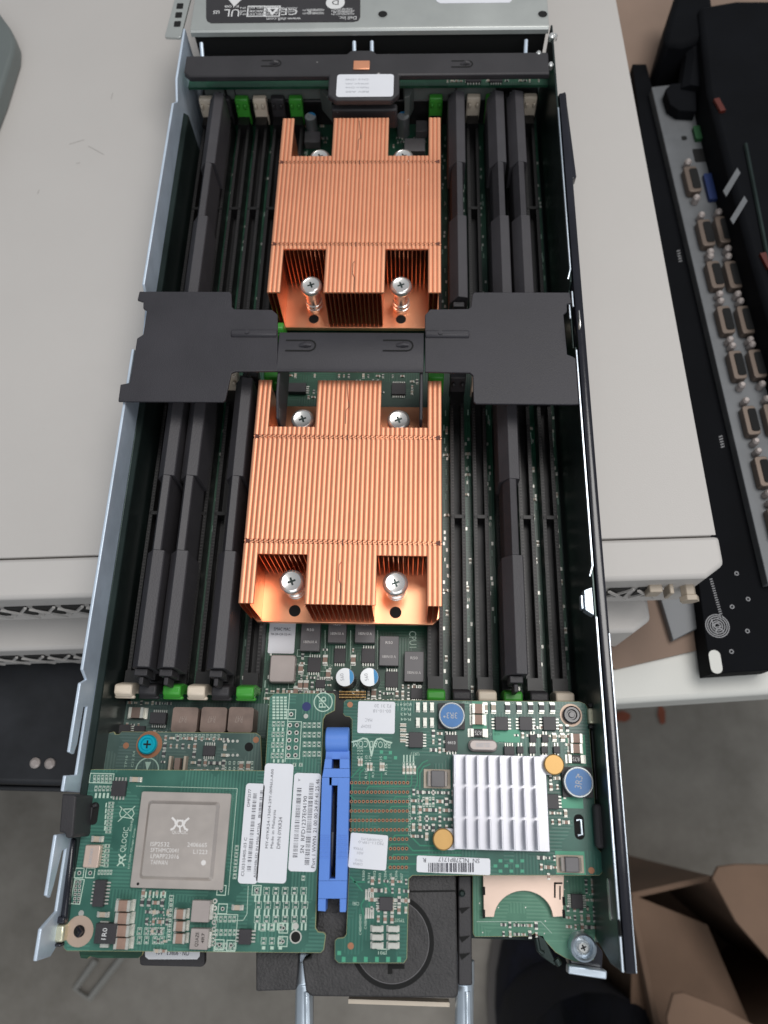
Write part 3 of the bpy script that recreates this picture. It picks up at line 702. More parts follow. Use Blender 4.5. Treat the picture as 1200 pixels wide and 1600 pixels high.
# tiny parts and traces in the lanes between sockets
silk = MB(); pads = MB()
for bank, (y0, y1) in BANKS.items():
    for xs in (SX_L, SX_R):
        for i in range(6):
            x = xs[i]+.5
            y = y0
            while y < y1-.4:
                if random.random() < .3: pads.quad(x+random.uniform(-.1, .1), y, .012, .09, .16)
                if random.random() < .2: silk.quad(x+random.uniform(-.1, .1), y, .012, .05, .3)
                y += random.choice((.24, .3, .45))
n = 0
for xs in (SX_R,):
    for i in (0, 1, 4, 5):
        x = xs[i]+.5 if i < 5 else xs[5]+.48
        for j in random.sample(range(12), 6):
            smd(MBD, x+random.uniform(-.08, .08), 4.6+j*1.08+random.uniform(-.3, .3), 0, .2, .11, random.random() < .7, PALEC, 'chip_resistor'); n += 1
pads.build('solder_pads', SOLDER, MBD); silk.build('lane_marks', SILKD, MBD)

# memory fillers -------------------------------------------------------------
def filler(x, y0, y1, label):
    t = thing('memory_filler', label, 'memory filler', (x, (y0+y1)/2, .6), 'black memory fillers in the sockets')
    L = y1-y0; c = (y0+y1)/2
    m_ = MB()
    ya, yb = y0+L*.37, y0+L*.63
    for a, b, w_ in ((y0, ya, .42), (ya+.001, yb-.001, .27), (yb, y1, .42)):
        m_.prism([(x-w_, 1.5), (x-w_, 2.8), (x-w_+.02, 2.86), (x-.03, 3.36), (x+w_-.03, 3.27), (x+w_, 3.2), (x+w_, 1.5)], a, b, axis='y')
    m_.build('ridge', BLANK, t, bevel=.015, seg=1, smooth=0)
    m_ = MB(); m_.bx(x-.1, x+.1, y0-.25, y1+.25, .55, 1.49); m_.build('blade', BLK, t)
    for e, s_ in ((y0, -1), (y1, 1)):
        m_ = MB(); m_.bx(x-.26, x+.26, e+s_*.02-.001, e+s_*.3, 2.2, 3.0); m_.bx(x-.09, x+.09, e+s_*.31, e+s_*.62, 2.0, 2.85)
        m_.build('end_tab', BLK, t, bevel=.04)
    return t
lo = (4.62, 17.45); hi = (21.75, 34.5)
for x, (y0, y1), lb in (
    (SX_L[1], lo, 'charcoal memory filler nearest the left wall beside the lower copper heatsink'),
    (SX_L[2], lo, 'charcoal memory filler right next to the outermost one, left of the lower copper heatsink'),
    (SX_L[4], lo, 'charcoal memory filler standing alone just left of the lower copper heatsink'),
    (SX_L[1], hi, 'only charcoal memory filler left of the upper copper heatsink'),
    (SX_R[1], hi, 'charcoal memory filler standing alone just right of the upper copper heatsink'),
    (SX_R[3], hi, 'middle one of three charcoal memory fillers right of the upper copper heatsink'),
    (SX_R[4], hi, 'charcoal memory filler nearest the right wall beside the upper copper heatsink'),
    (SX_R[3], lo, 'only charcoal memory filler right of the lower copper heatsink')):
    filler(x, y0, y1, lb)

# copper heatsinks -------------------------------------------------------------
def screw_lathe(parent, x, y, zt):
    m_ = MB()
    m_.lathe(x, y, [(.42, 1.26), (.42, 1.36), (.36, 1.38), (.36, 1.5), (.41, 1.52), (.41, 1.64), (.36, 1.66), (.36, zt-.42), (.37, zt-.40)], 28)
    o = m_.build('spring_screw', CHROME, parent, smooth=25)
    m_ = MB(); m_.lathe(x, y, [(.36, zt-.39), (.49, zt-.34), (.52, zt-.22), (.51, zt-.1), (.46, zt-.03), (.39, zt), (.39, zt-.03), (.36, zt-.04)], 32)
    m_.build('head', CHROME, o, smooth=50)
    m_ = MB(); zz = zt-.036
    for a in (0.35, .35+math.pi/2): m_.quad(x, y, zz+(.001 if a > 1 else 0), .34, .085, 0, a)
    m_.build('cross_slot', STEELD, o)
def heatsink(label, y0, y1, ja, jb, ra, rb, sy0, sy1, seed, zs):
    """y0..y1 full length, ja/jb the notched joint rows, ra..rb the middle block, sy screw rows"""
    rnd = random.Random(seed)
    x0, x1 = -6.70, 1.27; NF = 40; p = (x1-x0)/NF
    t = thing('copper_heatsink', label, 'heatsink', ((x0+x1)/2, (y0+y1)/2, .9), 'finned copper processor coolers')
    zb, zt = 1.25, 3.8
    m_ = MB()
    c_ = .28
    m_.prism([(x0+c_, y0), (x1-c_, y0), (x1, y0+c_), (x1, y1-c_), (x1-c_, y1), (x0+c_, y1), (x0, y1-c_), (x0, y0+c_)], 1.0, zb)
    base = m_.build('base_plate', COPPERB, t, bevel=.03)
    cx = (x0+x1)/2
    for s_ in (-1, 1):
        m_ = MB(); m_.disc(cx+s_*2.13, y0+.5, zb+.008, .25, 24); m_.ring(cx+s_*2.13, y0+.5, zb+.004, .25, .29, 24, 1); m_.build('hole', [HOLE, COPPERB], base)
    m_ = MB(); m_.bx(cx-1.9, cx+1.9, sy0+1.5, sy1-1.5, .1, .99); m_.build('pedestal', COPPERB, t)
    fins = MB(); caps = MB(); dots = MB()
    for i in range(NF):
        x = x0+(i+.5)*p
        if i < 3 or i >= NF-3 or 13 <= i < NF-13: a, b = y0+.12, y1-.03
        else: a, b = ra, rb
        th = .03; j = rnd.uniform(-.0013, .0013)
        lean = rnd.uniform(-.006, .006)
        # thin fin plate with a folded, slightly rounded cap; the cap stops short of the fin's pointed nose
        fins.prism([(a, zb+.02), (b, zb+.02), (b, zt-.16), (b-.06, zt-.03), (a+.06, zt-.03), (a, zt-.16)], x-th/2-.045, x+th/2-.045, axis='x')
        w_ = p*.985
        for (ya, yb) in segs(a+.07, b-.07, (ja, jb)):
            caps.prism([(x-w_/2+j, zt-.10), (x-w_/2+j, zt-.03), (x-w_/2+.02+j, zt-.006), (x+j, zt-.001), (x+w_/2-.02+j, zt-.006), (x+w_/2+j, zt-.03), (x+w_/2+j, zt-.10)], ya, yb, axis='y')
        for jy in (ja, jb):
            # interlocking tabs: small slanted bridges on every fin
            dots.box(x-.01, jy+.04, zt-.028, p*.80, .06, .06, 0, R(26)); dots.box(x+.02, jy-.045, zt-.035, p*.80, .06, .06, 0, R(26))
    fins.build('fins', COPPERF, t); caps.build('fin_edges', COPPER, t, smooth=60); dots.build('fin_joints', COPPER, t)
    m_ = MB()
    for jy in (ja, jb):
        for s_, xx in ((-1, x0+.05), (1, x1-.05)): m_.prism([(xx-s_*.02, jy+.13), (xx-s_*.02, jy-.13), (xx-s_*.24, jy)], zt-.01, zt+.004)
        m_.prism([(cx-.02, jy+.1), (cx-.02, jy-.14), (cx+.03, jy-.14), (cx+.03, jy+.1)], zt-.01, zt+.006)
    m_.line([(cx-.1, y1-.3), (cx-.04, y1-1.0), (cx+.02, y1-1.4), (cx-.1, y1-1.55), (cx-.1, y1-2.2)], zt+.006, .03)
    m_.line([(cx-.02, y0+1.9), (cx-.09, y0+1.8), (cx-.09, y0+1.2), (cx, y0+1.0), (cx, y0+.3)], zt+.006, .03)
    m_.build('seam_cuts', mat('dark_copper', (.12, .035, .02), .6), t)
    for s_ in (-1, 1):
        for sy in (sy0, sy1): screw_lathe(t, cx+s_*2.13, sy, zs)
    return t
def segs(a, b, cuts):
    r_ = []; s_ = a
    for c in sorted(cuts):
        if s_ < c-.13 and c+.13 < b: r_.append((s_, c-.09)); s_ = c+.09
        elif c-.13 <= s_: s_ = max(s_, c+.09)
    r_.append((s_, b)); return r_
heatsink('lower finned copper heatsink nearer the green cards, below the black bracket', 6.9, 17.15, 9.65, 14.32, 9.05, 14.85, 8.3, 15.75, 3, 2.7)
heatsink('upper finned copper heatsink between the black bracket and the rear crossbeam', 21.45, 32.25, 24.35, 29.3, 24.0, 29.75, 22.75, 30.6, 5, 2.9)

# ------------------------------------------------------------------ middle bracket
t = thing('cross_bracket', 'wide black painted bracket spanning the tray between the two copper heatsinks', 'bracket', (-2.7, 18, 4.4))
z = 4.62; th = .12
YA, YZ = 21.05, 15.5
def plate(pts, z0, z1, name, bev=.03):
    m_ = MB(); m_.prism(pts, z0, z1); return m_.build(name, BLKP, t, bevel=bev)
L0 = -12.3
leftp = [(L0+.05, YA), (at(362, 456, z).x-.1, YA), (at(362, 456, z).x, YA-.12), (at(362, 480, z).x, 20.25), (at(362, 480, z).x+.12, 20.13), (at(425, 485, z).x, 20.1), (at(434, 490, z).x, 19.85), (at(434, 575, z).x, 17.0), (at(368, 575, z).x, 16.98), (at(362, 577, z).x, 16.9), (at(352, 626, z).x, YZ+.1), (at(352, 626, z).x-.1, YZ), (L0+.35, YZ), (L0-.1, YZ), (L0-.12, 16.3), (L0+.28, 16.4), (L0+.28, 18.6), (L0+.52, 18.8), (L0+.52, 20.05), (L0+.34, 20.15), (L0+.3, 20.5), (L0+.02, 20.6)]
plate(leftp, z-th, z, 'side_plate')
RX = at(898, 540, z).x
rightp = [(RX-.05, YA), (at(738, 458, z).x+.1, YA), (at(738, 458, z).x, YA-.12), (at(736, 483, z).x, 20.3), (at(736, 483, z).x-.12, 20.18), (at(672, 484, z).x, 20.15), (at(664, 490, z).x, 19.85), (at(664, 576, z).x, 17.0), (at(734, 577, z).x, 16.98), (at(739, 580, z).x, 16.85), (at(740, 628, z).x, YZ+.1), (at(740, 628, z).x+.1, YZ), (RX-.3, YZ), (RX, YZ+.02), (RX, 17.7), (RX-.12, 17.8), (RX-.34, 17.9), (RX-.38, 19.9), (RX-.22, 20.05), (RX-.2, 20.45), (RX, 20.5)]
plate(rightp, z-th, z, 'side_plate')
for x0, x1 in ((at(362, 520, z).x, at(434, 520, z).x-.02), (at(664, 520, z).x+.02, at(733, 520, z).x)):
    m_ = MB(); m_.prism([(18.66, z+.003), (18.74, z+.12), (18.98, z+.12), (19.06, z+.003)], x0, x1, axis='x'); m_.build('rib', BLKP, t, bevel=.04)
    m_ = MB(); cx_ = (x0+x1)/2; m_.cyl(cx_-.3, 18.86, z+.12, z+.16, .1, 12); m_.build('rivet', BLKP, t)
cxl, cxr = at(434, 540, z).x+.02, at(663, 540, z).x-.02
m_ = MB(); m_.prism([(17.05, z-.16), (17.0, z-.06), (17.1, z), (17.35, z), (17.42, z+.03), (18.85, z+.03), (18.95, z-.02), (18.95, z-.14), (18.8, z-.1), (17.4, z-.1)], cxl, cxr, axis='x')
m_.build('centre_band', BLKP, t, bevel=.03)
for x in (cxl+.03, cxr-.15):
    m_ = MB(); m_.prism([(17.2, z-.17), (16.0, z-.2), (15.1, z-.7), (14.95, 3.0), (15.3, 2.2), (18.4, 2.2), (18.6, z-.17)], x, x+.12, axis='x'); m_.build('side_web', BLKP, t, bevel=.03)
uclip(470, 540, z+.03, t, 46, 19, BLKP); uclip(622, 540, z+.03, t, 46, 19, BLKP)

# ------------------------------------------------------------------ motherboard parts that show
T0 = MBD
# between the coolers
chip_px(T0, 612, 598, 634, 616, 0.0, n=7, pins='t', h=.16); chip_px(T0, 450, 598, 478, 612, 0, n=4, h=.3)
mb = MB()
for k in range(60):
    a = rect(448+random.uniform(0, 200), 590+random.uniform(0, 30), 450+random.uniform(0, 1), 592, .012)
    c = at(448+random.uniform(0, 200), 588+random.uniform(0, 34), .012)
    mb.frame(c.x, c.y, .013, random.choice((.2, .3)), random.choice((.2, .4)), .025)
scatter(T0, 445, 588, 655, 622, 0, 46, avoid=((605, 595, 640, 620), (445, 595, 482, 615)))
# beyond the upper cooler: cans and inductors
def can(parent, px, py, r, z1, z0=0.0, ang=0.0):
    c = at(px, py, z1); m_ = MB()
    m_.lathe(c.x, c.y, [(r*1.02, z0), (r*1.02, z0+.12), (r*.96, z0+.16), (r*.96, z1-.06), (r*.9, z1)], 28, 0)
    m_.disc(c.x, c.y, z1+.006, r*.88, 28, 1)
    n = 14; ch = [(c.x+r*.87*math.cos(R(ang-58)+R(116)*i/n), c.y+r*.87*math.sin(R(ang-58)+R(116)*i/n)) for i in range(n+1)]
    m_.sheet(ch, z1+.012, 2)
    m_.text('560', c.x-.12, c.y, z1+.014, r*.7, r*.35, 100, 3)
    return m_.build('can_capacitor', [CANS, CANT, CANB, INKG], parent)
can(T0, 485, 182, .34, 1.2, 0, 60); can(T0, 630, 181, .36, 1.2, 0, 80)
for x0, y0, x1, y1 in ((476, 205, 500, 222), (632, 216, 664, 236), (650, 188, 668, 205)):
    chip_px(T0, x0, y0, x1, y1, 0, h=.5, pins=None, mt=ICG, name='inductor')
scatter(T0, 455, 175, 512, 225, 0, 16); scatter(T0, 606, 175, 666, 235, 0, 22)
c = at(628, 165, .8); mb = MB(); mb.box(c.x, c.y, .5, .5, .45, 1.0); mb.build('connector', BRASS, T0, bevel=.05)
# between the lower cooler and the cards
def label_mb(x0, y0, x1, y1, z, ang, m_):
    a = rect(x0, y0, x1, y1, z); m_.prism(rrect(a[0], a[1], a[2], a[3], .07), z-.012, z); return a
mb = MB(); a = label_mb(420, 968, 461, 1021, .03, 0, mb)
T(mb, 'EMAC MAC', 441, 983, 26, 4, 0, .045); T(mb, '78-2B-CB-22-A1', 439, 991, 32, 2.5, 0, .045); mb.build('address_sticker', [PAPER, INK], T0)
for i, (x0, y0, x1, y1) in enumerate(((470, 974, 500, 1017), (513, 965, 541, 1004), (555, 965, 586, 1004), (593, 994, 623, 1040), (632, 1018, 662, 1065))):
    o = chip_px(T0, x0, y0, x1, y1, 0, h=.42, pins=None, mt=ICG, name='power_stage')
    m_ = MB(); T(m_, '180N10 A', (x0+x1)/2, y1-14, 21, 3.4, 0, .432, 0); T(m_, 'R50', (x0+x1)/2, y0+10, 11, 3.4, 0, .432, 0); m_.build('marking', INKM, o)
a = rect(421, 1023, 461, 1066, .5); mb = MB(); mb.prism(rrect(a[0], a[1], a[2], a[3], .12), .03, .5); mb.build('choke', INDG, T0, bevel=.05)
m_ = MB(); 
for x0, y0, x1, y1 in ((481, 1027, 501, 1050), (522, 1013, 540, 1036), (565, 1013, 586, 1036), (602, 1049, 622, 1074), (642, 1075, 660, 1092), (493, 1062, 508, 1075)):
    chip_px(T0, x0, y0, x1, y1, 0, h=.1, pins='t', n=5)
can(T0, 539, 1058, .42, 1.0, 0, 5); can(T0, 577, 1058, .42, 1.0, 0, 5)
for x, y in ((508, 1031), (552, 1031), (469, 1071), (478, 1071), (470, 1045), (513, 1054), (584, 1083), (462, 1080)):
    c = at(x, y, .1); smd(T0, c.x, c.y, 0, .34, .19, True, TAN)
occupied = ((418, 960, 463, 1070), (468, 972, 502, 1020), (511, 960, 543, 1006), (553, 960, 588, 1006), (591, 992, 625, 1042), (630, 1016, 664, 1068), (478, 1025, 504, 1052), (520, 1010, 542, 1038), (563, 1010, 588, 1038), (600, 1046, 624, 1076), (520, 1040, 600, 1078), (620, 975, 665, 1015), (665, 960, 700, 1100))
scatter(T0, 415, 1000, 662, 1096, 0, 78, avoid=occupied, silk=None)
mb = MB()
T(mb, 'CPU1', 645, 999, 26, 9, -88, .013, 0)
a = rect(618, 981, 636, 988, .013); 
for i in range(6): T(mb, 'R'+str(110+i*7), 470+i*25+random.randint(-5, 5), 1038+(i*23) % 44, 9, 2.5, 90*(i % 2), .013, 0)
for k in range(40):
    px, py = random.uniform(418, 660), random.uniform(985, 1095)
    if any(x0 < px < x1 and y0 < py < y1 for x0, y0, x1, y1 in occupied): continue
    c = at(px, py, .013); mb.frame(c.x, c.y, .013, random.choice((.3, .4, .6)), random.choice((.3, .5)), .022)
for x in (508, 548, 590): p0, p1 = at(x, 985, .013), at(x, 1045, .013); mb.line([(p0.x, p0.y), (p1.x, p1.y)], .013, .03)
mb.build('board_print', SILK, T0)
mb = MB()                                            # connector pins under the cards
for i in range(20):
    for j in range(3):
        c = at(531+i*2.1, 1081+j*4.4, .5); mb.box(c.x, c.y, .4, .03, .05, .3)
mb.build('header_pins', BRASS, T0)
a = rect(508, 1080, 548, 1140, .25); mb = MB(); mb.bx(a[0]-a[2]/2, a[0]+a[2]/2, a[1]-a[3]/2, a[1]+a[3]/2, .02, .35); mb.build('header', BLKS, T0)
# left front corner of the board
for x0, x1 in ((268, 309), (313, 354), (356, 396)):
    a = rect(x0, 1105, x1, 1144, 1.1); mb = MB(); mb.prism(rrect(a[0], a[1], a[2]*.97, a[3], .1), .05, 1.1); T(mb, 'R47', (x0+x1)/2-3, 1124, 12, 8, 180, 1.112, 1)
    mb.build('inductor', [INDB, mat('worn_mark', (.30, .24, .21), .6)] if x0 == 268 else [INDB, bpy.data.materials['worn_mark']], T0, bevel=.06)
chip_px(T0, 234, 1113, 259, 1131, .3, h=.3, pins='t', n=7); chip_px(T0, 183, 1132, 203, 1146, .3, h=.2); chip_px(T0, 209, 1134, 226, 1144, .3, h=.2, pins=None)
c = at(211, 1113, .5); smd(T0, c.x, c.y, .1, .62, .42, False, INDB, 'sense_resistor', .3)
scatter(T0, 185, 1098, 265, 1150, 0.02, 30, avoid=((230, 1108, 263, 1134), (198, 1104, 226, 1123)))
mb = MB(); mb.bx(at(185, 1125, .3).x, at(415, 1125, .3).x, at(300, 1150, .3).y, at(300, 1096, .3).y, .01, .06); mb.build('raised_island', PCBG, T0)

# ------------------------------------------------------------------ cards
class Card:
    def __init__(s, t, z): s.t = t; s.z = z; s.silk = MB(); s.pads = MB(); s.holes = MB(); s.tr = MB()
    def done(s, silk=SILK, tr=None):
        if s.silk.v: s.silk.build('silkscreen', silk, s.t)
        if s.pads.v: s.pads.build('solder_pads', SOLDER, s.t)
        if s.holes.v: s.holes.build('drill_holes', HOLE, s.t)
        if s.tr.v: s.tr.build('traces', tr, s.t)
    def foot(s, px, py, wpx, hpx, vert=True, populated=False):
        """empty two-pad footprint with its printed outline"""
        z = s.z; c = at(px, py, z); k = pxs(py, z); w_, h_ = wpx*k, hpx*k; z += random.uniform(0, .004)
        s.silk.frame(c.x, c.y, z+.008, w_*.92, h_*.9, .017)
        if vert:
            for q in (-1, 1): s.pads.quad(c.x, c.y+q*h_*.24, z+.008, w_*.42, h_*.2)
        else:
            for q in (-1, 1): s.pads.quad(c.x+q*w_*.24, c.y, z+.008, w_*.2, h_*.42)
    def via(s, px, py, r=3.2, square=True):
        z = s.z; c = at(px, py, z); k = pxs(py, z)
        if square: s.silk.frame(c.x, c.y, z+.008, 15*k, 15*k, .03)
        s.pads.ring(c.x, c.y, z+.010, r*k*.55, r*k*1.15, 12); s.holes.disc(c.x, c.y, z+.013, r*k*.62, 10)
    def txt(s, st, px, py, w_, h_, ang): T(s.silk, st, px, py, w_, h_, ang, s.z+.009, 0)
    def ic(s, x0, y0, x1, y1, **k): return chip_px(s.t, x0, y0, x1, y1, s.z, **k)
    def cap(s, px, py, l, w_, vert, mt=TAN, name='chip_capacitor', h=None):
        c = at(px, py, s.z+.05); k = pxs(py, s.z); return smd(s.t, c.x, c.y, s.z, l*k, w_*k, vert, mt, name, h)
def card_board(t, pts, z, th, mt, name='board', r=None):
    m_ = MB(); m_.prism(poly(pts, z), z-th, z, 1, mtop=0); return m_.build(name, [mt, EDGE], t, bevel=.015, seg=1)

# small grey green regulator card
ZG = 1.55
t = thing('regulator_card', 'small grey green card with a cyan screw beneath the left network card', 'circuit board', tuple(at(280, 1175, 0)))
pts = [(166, 1153), (170, 1145), (178, 1143), (180, 1147), (186, 1147), (190, 1143), (400, 1145), (407, 1150), (410, 1214), (160, 1214), (163, 1185)]
card_board(t, pts, ZG, .14, PCBG)
G = Card(t, ZG)
c = at(230, 1163, ZG+.2)
mb = MB(); mb.ring(c.x+.02, c.y, ZG+.012, .2, .52, 28); mb.build('screw_pad', VIA, t)
mb = MB(); mb.lathe(c.x, c.y, [(.37, ZG+.02), (.38, ZG+.2), (.33, ZG+.27), (.25, ZG+.27), (.22, ZG+.2)], 26); mb.quad(c.x, c.y, ZG+.215, .3, .06, 1); mb.quad(c.x, c.y, ZG+.217, .06, .3, 1); mb.build('screw', [CYAN, HOLE], t)
for px, py in ((197, 1165), (400, 1156)): c = at(px, py, ZG); mb = MB(); mb.disc(c.x, c.y, ZG+.012, .12, 14); mb.build('test_pad', VIA, t)
c = at(389, 1167, ZG); mb = MB(); mb.disc(c.x, c.y, ZG+.012, .17, 16); mb.build('hole', HOLE, t)
c = at(230, 1203, ZG); G.silk.ring(c.x, c.y, ZG+.01, .42, .47, 28); G.silk.prism([(c.x-.12, c.y+.3), (c.x+.12, c.y+.3), (c.x, c.y-.05)], ZG+.009, ZG+.012)
G.ic(317, 1165, 336, 1181, h=.12, pins='t', n=5); G.ic(272, 1184, 281, 1203, h=.35, pins=None, mt=INDB); 
for x in (267, 290): c = at(x, 1193, ZG+.2); mb = MB(); mb.box(c.x, c.y, ZG+.2, .1, .55, .38); mb.build('terminal', PALEC, t, bevel=.02)
scatter(t, 258, 1150, 350, 1200, ZG, 46, avoid=((313, 1160, 340, 1185), (262, 1180, 295, 1208)))
for i in range(12):
    for j in range(2): G.foot(276+i*6, 1149+j*5, 4.5, 4)
for i in range(8): c = at(350+(i % 4)*7, 1158+(i//4)*22, ZG); G.pads.disc(c.x, c.y, ZG+.01, .06, 8)
G.txt('TP10', 197, 1190, 18, 3, 90); G.txt('C12 R4', 208, 1186, 24, 3, 90)
for i in range(14): G.foot(352+(i % 7)*7, 1192+(i//7)*9, 4, 6)
for x in (377, 388): G.cap(x, 1197, 11, 6, True, TAN)
G.done(SILKD)

# left card (fibre channel)
ZQ = 2.8
t = thing('interface_card', 'left green interface card with a big metal topped chip and three long stickers', 'circuit board', tuple(at(300, 1340, 0)))
Q = Card(t, ZQ)
ptsq = [(134, 1209), (139, 1203), (147, 1202), (414, 1204), (421, 1090), (428, 1083), (521, 1083), (524, 1087), (523, 1110), (509, 1117), (505, 1124), (501, 1230), (493, 1450), (497, 1456), (506, 1457), (509, 1461), (506, 1484), (501, 1489), (104, 1486), (99, 1481), (113, 1330), (116, 1312), (126, 1308), (129, 1240)]
card_board(t, ptsq, ZQ, .15, PCBQ)
# big chip
a = rect(210, 1238, 358, 1389, ZQ+.2)
mb = MB(); mb.prism(rrect(a[0], a[1], a[2]*.965, a[3], .06, 2), ZQ+.16, ZQ+.24); mb.prism(rrect(a[0], a[1], a[2]*.95, a[3]*.98, .06, 2), ZQ+.02, ZQ+.159)
c = at(212, 1381, ZQ+.25); mb.disc(c.x+.08, c.y, ZQ+.246, .05, 10, 1)
bc = mb.build('chip_package', [TAPE, HOLE], t, bevel=.01, seg=1)
a = rect(226, 1254, 336, 1373, ZQ+.3)
mb = MB(); x0, x1, y0, y1 = a[0]-a[2]/2, a[0]+a[2]/2, a[1]-a[3]/2, a[1]+a[3]/2; q = .13
vsb = [(x, y, ZQ+.242) for x, y in rrect(a[0], a[1], a[2]+.1, a[3]+.1, .12)]+[(x, y, ZQ+.36) for x, y in rrect(a[0], a[1], a[2]-.12, a[3]-.12, .08)]
n = len(vsb)//2; mb.add(vsb, [(i, (i+1) % n, n+(i+1) % n, n+i) for i in range(n)]+[tuple(n+i for i in range(n))], 0)
zt = ZQ+.366
def logoQ(m_, px, py, sc, ang, z_, m):
    c = at(px, py, z_); k = pxs(py, z_)*sc; ca, sa = math.cos(R(ang)), math.sin(R(ang))
    f_ = lambda x, y: (c.x+(ca*x-sa*y)*k, c.y+(sa*x+ca*y)*k)
    for s_ in (-1, 1):
        m_.line([f_(s_*13, 9), f_(s_*8, 5), f_(s_*6, -1), f_(s_*9, -6), f_(s_*13, -8)], z_, 3.2*k, m)
        m_.line([f_(s_*3.5, 6), f_(s_*6, 1)], z_+.006, 3*k, m)
    p = f_(0, 1); m_.ring(p[0], p[1], z_+.01, 3.4*k, 6*k, 16, m); m_.line([f_(0, -2), f_(2, -11)], z_+.011, 2.4*k, m)
logoQ(mb, 281, 1288, 1.0, 0, zt, 1)
T(mb, 'QLOGIC', 281, 1301, 25, 4.5, 0, zt, 1)
for j, (s1, w1) in enumerate((('ISP2532', 30), ('SFTHMC0041', 44), ('LPAPP23016', 45), ('TAIWAN', 27))): T(mb, s1, 235+w1/2, 1319+j*9.5, w1, 5, 0, zt, 1)
T(mb, '2406665', 308, 1320, 31, 5, 0, zt, 1); T(mb, 'L1223', 313, 1331, 22, 5, 0, zt, 1); c = at(318, 1348, zt); mb.disc(c.x, c.y, zt, .09, 12, 1)
mb.build('heat_spreader', [TAPE, INKM], bc, smooth=20)
a = rect(202, 1230, 364, 1396, ZQ); Q.silk.line([(a[0]-a[2]/2, a[1]+a[3]/2), (a[0]+a[2]/2, a[1]+a[3]/2), (a[0]+a[2]/2, a[1]-a[3]/2)], ZQ+.008, .02)
# stickers
def sticker(x0, y0, x1, y1, rows, tilt=-.3):
    a = rect(x0, y0, x1, y1, ZQ+.02); m_ = MB(); rz = R(tilt)
    m_.prism(rrect(a[0], a[1], a[2], a[3], .12, 4, rz), ZQ+.003, ZQ+.025); z_ = ZQ+.032
    c_, s_ = math.cos(rz), math.sin(rz)
    def P(u, v): x, y = (u-.5)*a[2], (v-.5)*a[3]; return a[0]+c_*x-s_*y, a[1]+s_*x+c_*y      # u across, v from bottom to top
    for kind, *r_ in rows:
        if kind == 't':
            s, u, v0, v1, hh = r_; x, y = P(u, (v0+v1)/2); m_.text(s, x, y, z_, (v1-v0)*a[3], hh*a[2], 90+tilt, 1)
        else:
            u, v0, v1, hh = r_; v = v0; rn = random.Random(int(u*999)+7)
            while v < v1:
                w_ = rn.choice((.004, .006, .01)); x, y = P(u, v); m_.quad(x, y, z_, hh*a[2], w_*a[3]*.8, 2 if w_ < .005 else 1, rz); v += w_+rn.choice((.005, .007, .011))
    return m_.build('sticker', [PAPER, INK, INKG], t)
sticker(378, 1224, 408, 1381, [('t', 'CU0310405-03 C', .22, .07, .45, .15), ('t', 'DMF2577', .22, .76, .94, .15), ('b', .52, .12, .9, .2), ('t', 'ASSEMBLED IN MALAYSIA', .85, .06, .6, .13), ('b', .85, .65, .94, .14)])
sticker(407, 1193, 453, 1380, [('t', 'MY-0YKR24-13604-29Y-0096U-A00', .27, .28, .95, .09), ('t', 'Made in Malaysia', .46, .28, .6, .12), ('t', 'DP/N 0YKR24', .67, .28, .54, .12)])
sticker(455, 1208, 498, 1362, [('b', .22, .14, .85, .17), ('t', 'SN  RFD1237E04190', .46, .18, .76, .14), ('b', .66, .07, .9, .17), ('t', 'Port 1 WWN  21 00 00 24 FF 41 25 46', .88, .04, .94, .13), ('t', 'Y', .2, .91, .94, .08)])
# parts, in picture order
Q.ic(174, 1220, 196, 1244, pins='t', n=4, h=.2)
for i in range(5): Q.foot(148+i*6.2, 1214, 5, 7); Q.foot(148+i*6.2, 1220, 5, 5); Q.foot(150+i*6.2, 1232, 5, 9); c = at(150+i*6.2, 1243, ZQ); Q.silk.quad(c.x, c.y, ZQ+.009, .08, .18)
a = rect(140, 1208, 178, 1224, ZQ); Q.silk.frame(a[0], a[1], ZQ+.01, a[2], a[3], .03)
Q.cap(212, 1218, 15, 7, False, PALEC)
c = at(147, 1271, ZQ)
mb = MB(); mb.prism(rrect(c.x, c.y, .32, .78, .15, 4), ZQ+.005, ZQ+.012); mb.build('slot_hole', HOLE, t)
mb = MB(); mb.bx(c.x-.2, c.x-.06, c.y-.22, c.y+.22, ZQ+.014, ZQ+.08); mb.tube([(c.x-.05, c.y+.25, ZQ+.1), (c.x+.1, c.y+.3, ZQ+.1)], .07, 8); mb.build('clip_hook', BLK, t, bevel=.02)
mb = MB(); mb.bx(c.x-.17, c.x-.12, c.y-.15, c.y+.1, ZQ+.08, ZQ+.1); mb.build('clip_glint', BRASS, t)
for j in range(9): Q.foot(174-j*.6, 1255+j*5.6, 10, 4.4, False)
for j in range(5): c = at(166-j*.5, 1258+j*9, ZQ); Q.silk.quad(c.x, c.y, ZQ+.009, .05, .16)
Q.txt('QLOGIC', 195, 1312, 36, 8, 88); logoQ(Q.silk, 190, 1344, .62, 90, ZQ+.009, 0)
Q.txt('(c) 2009 QLogic Corp.', 206, 1325, 60, 3, 88)
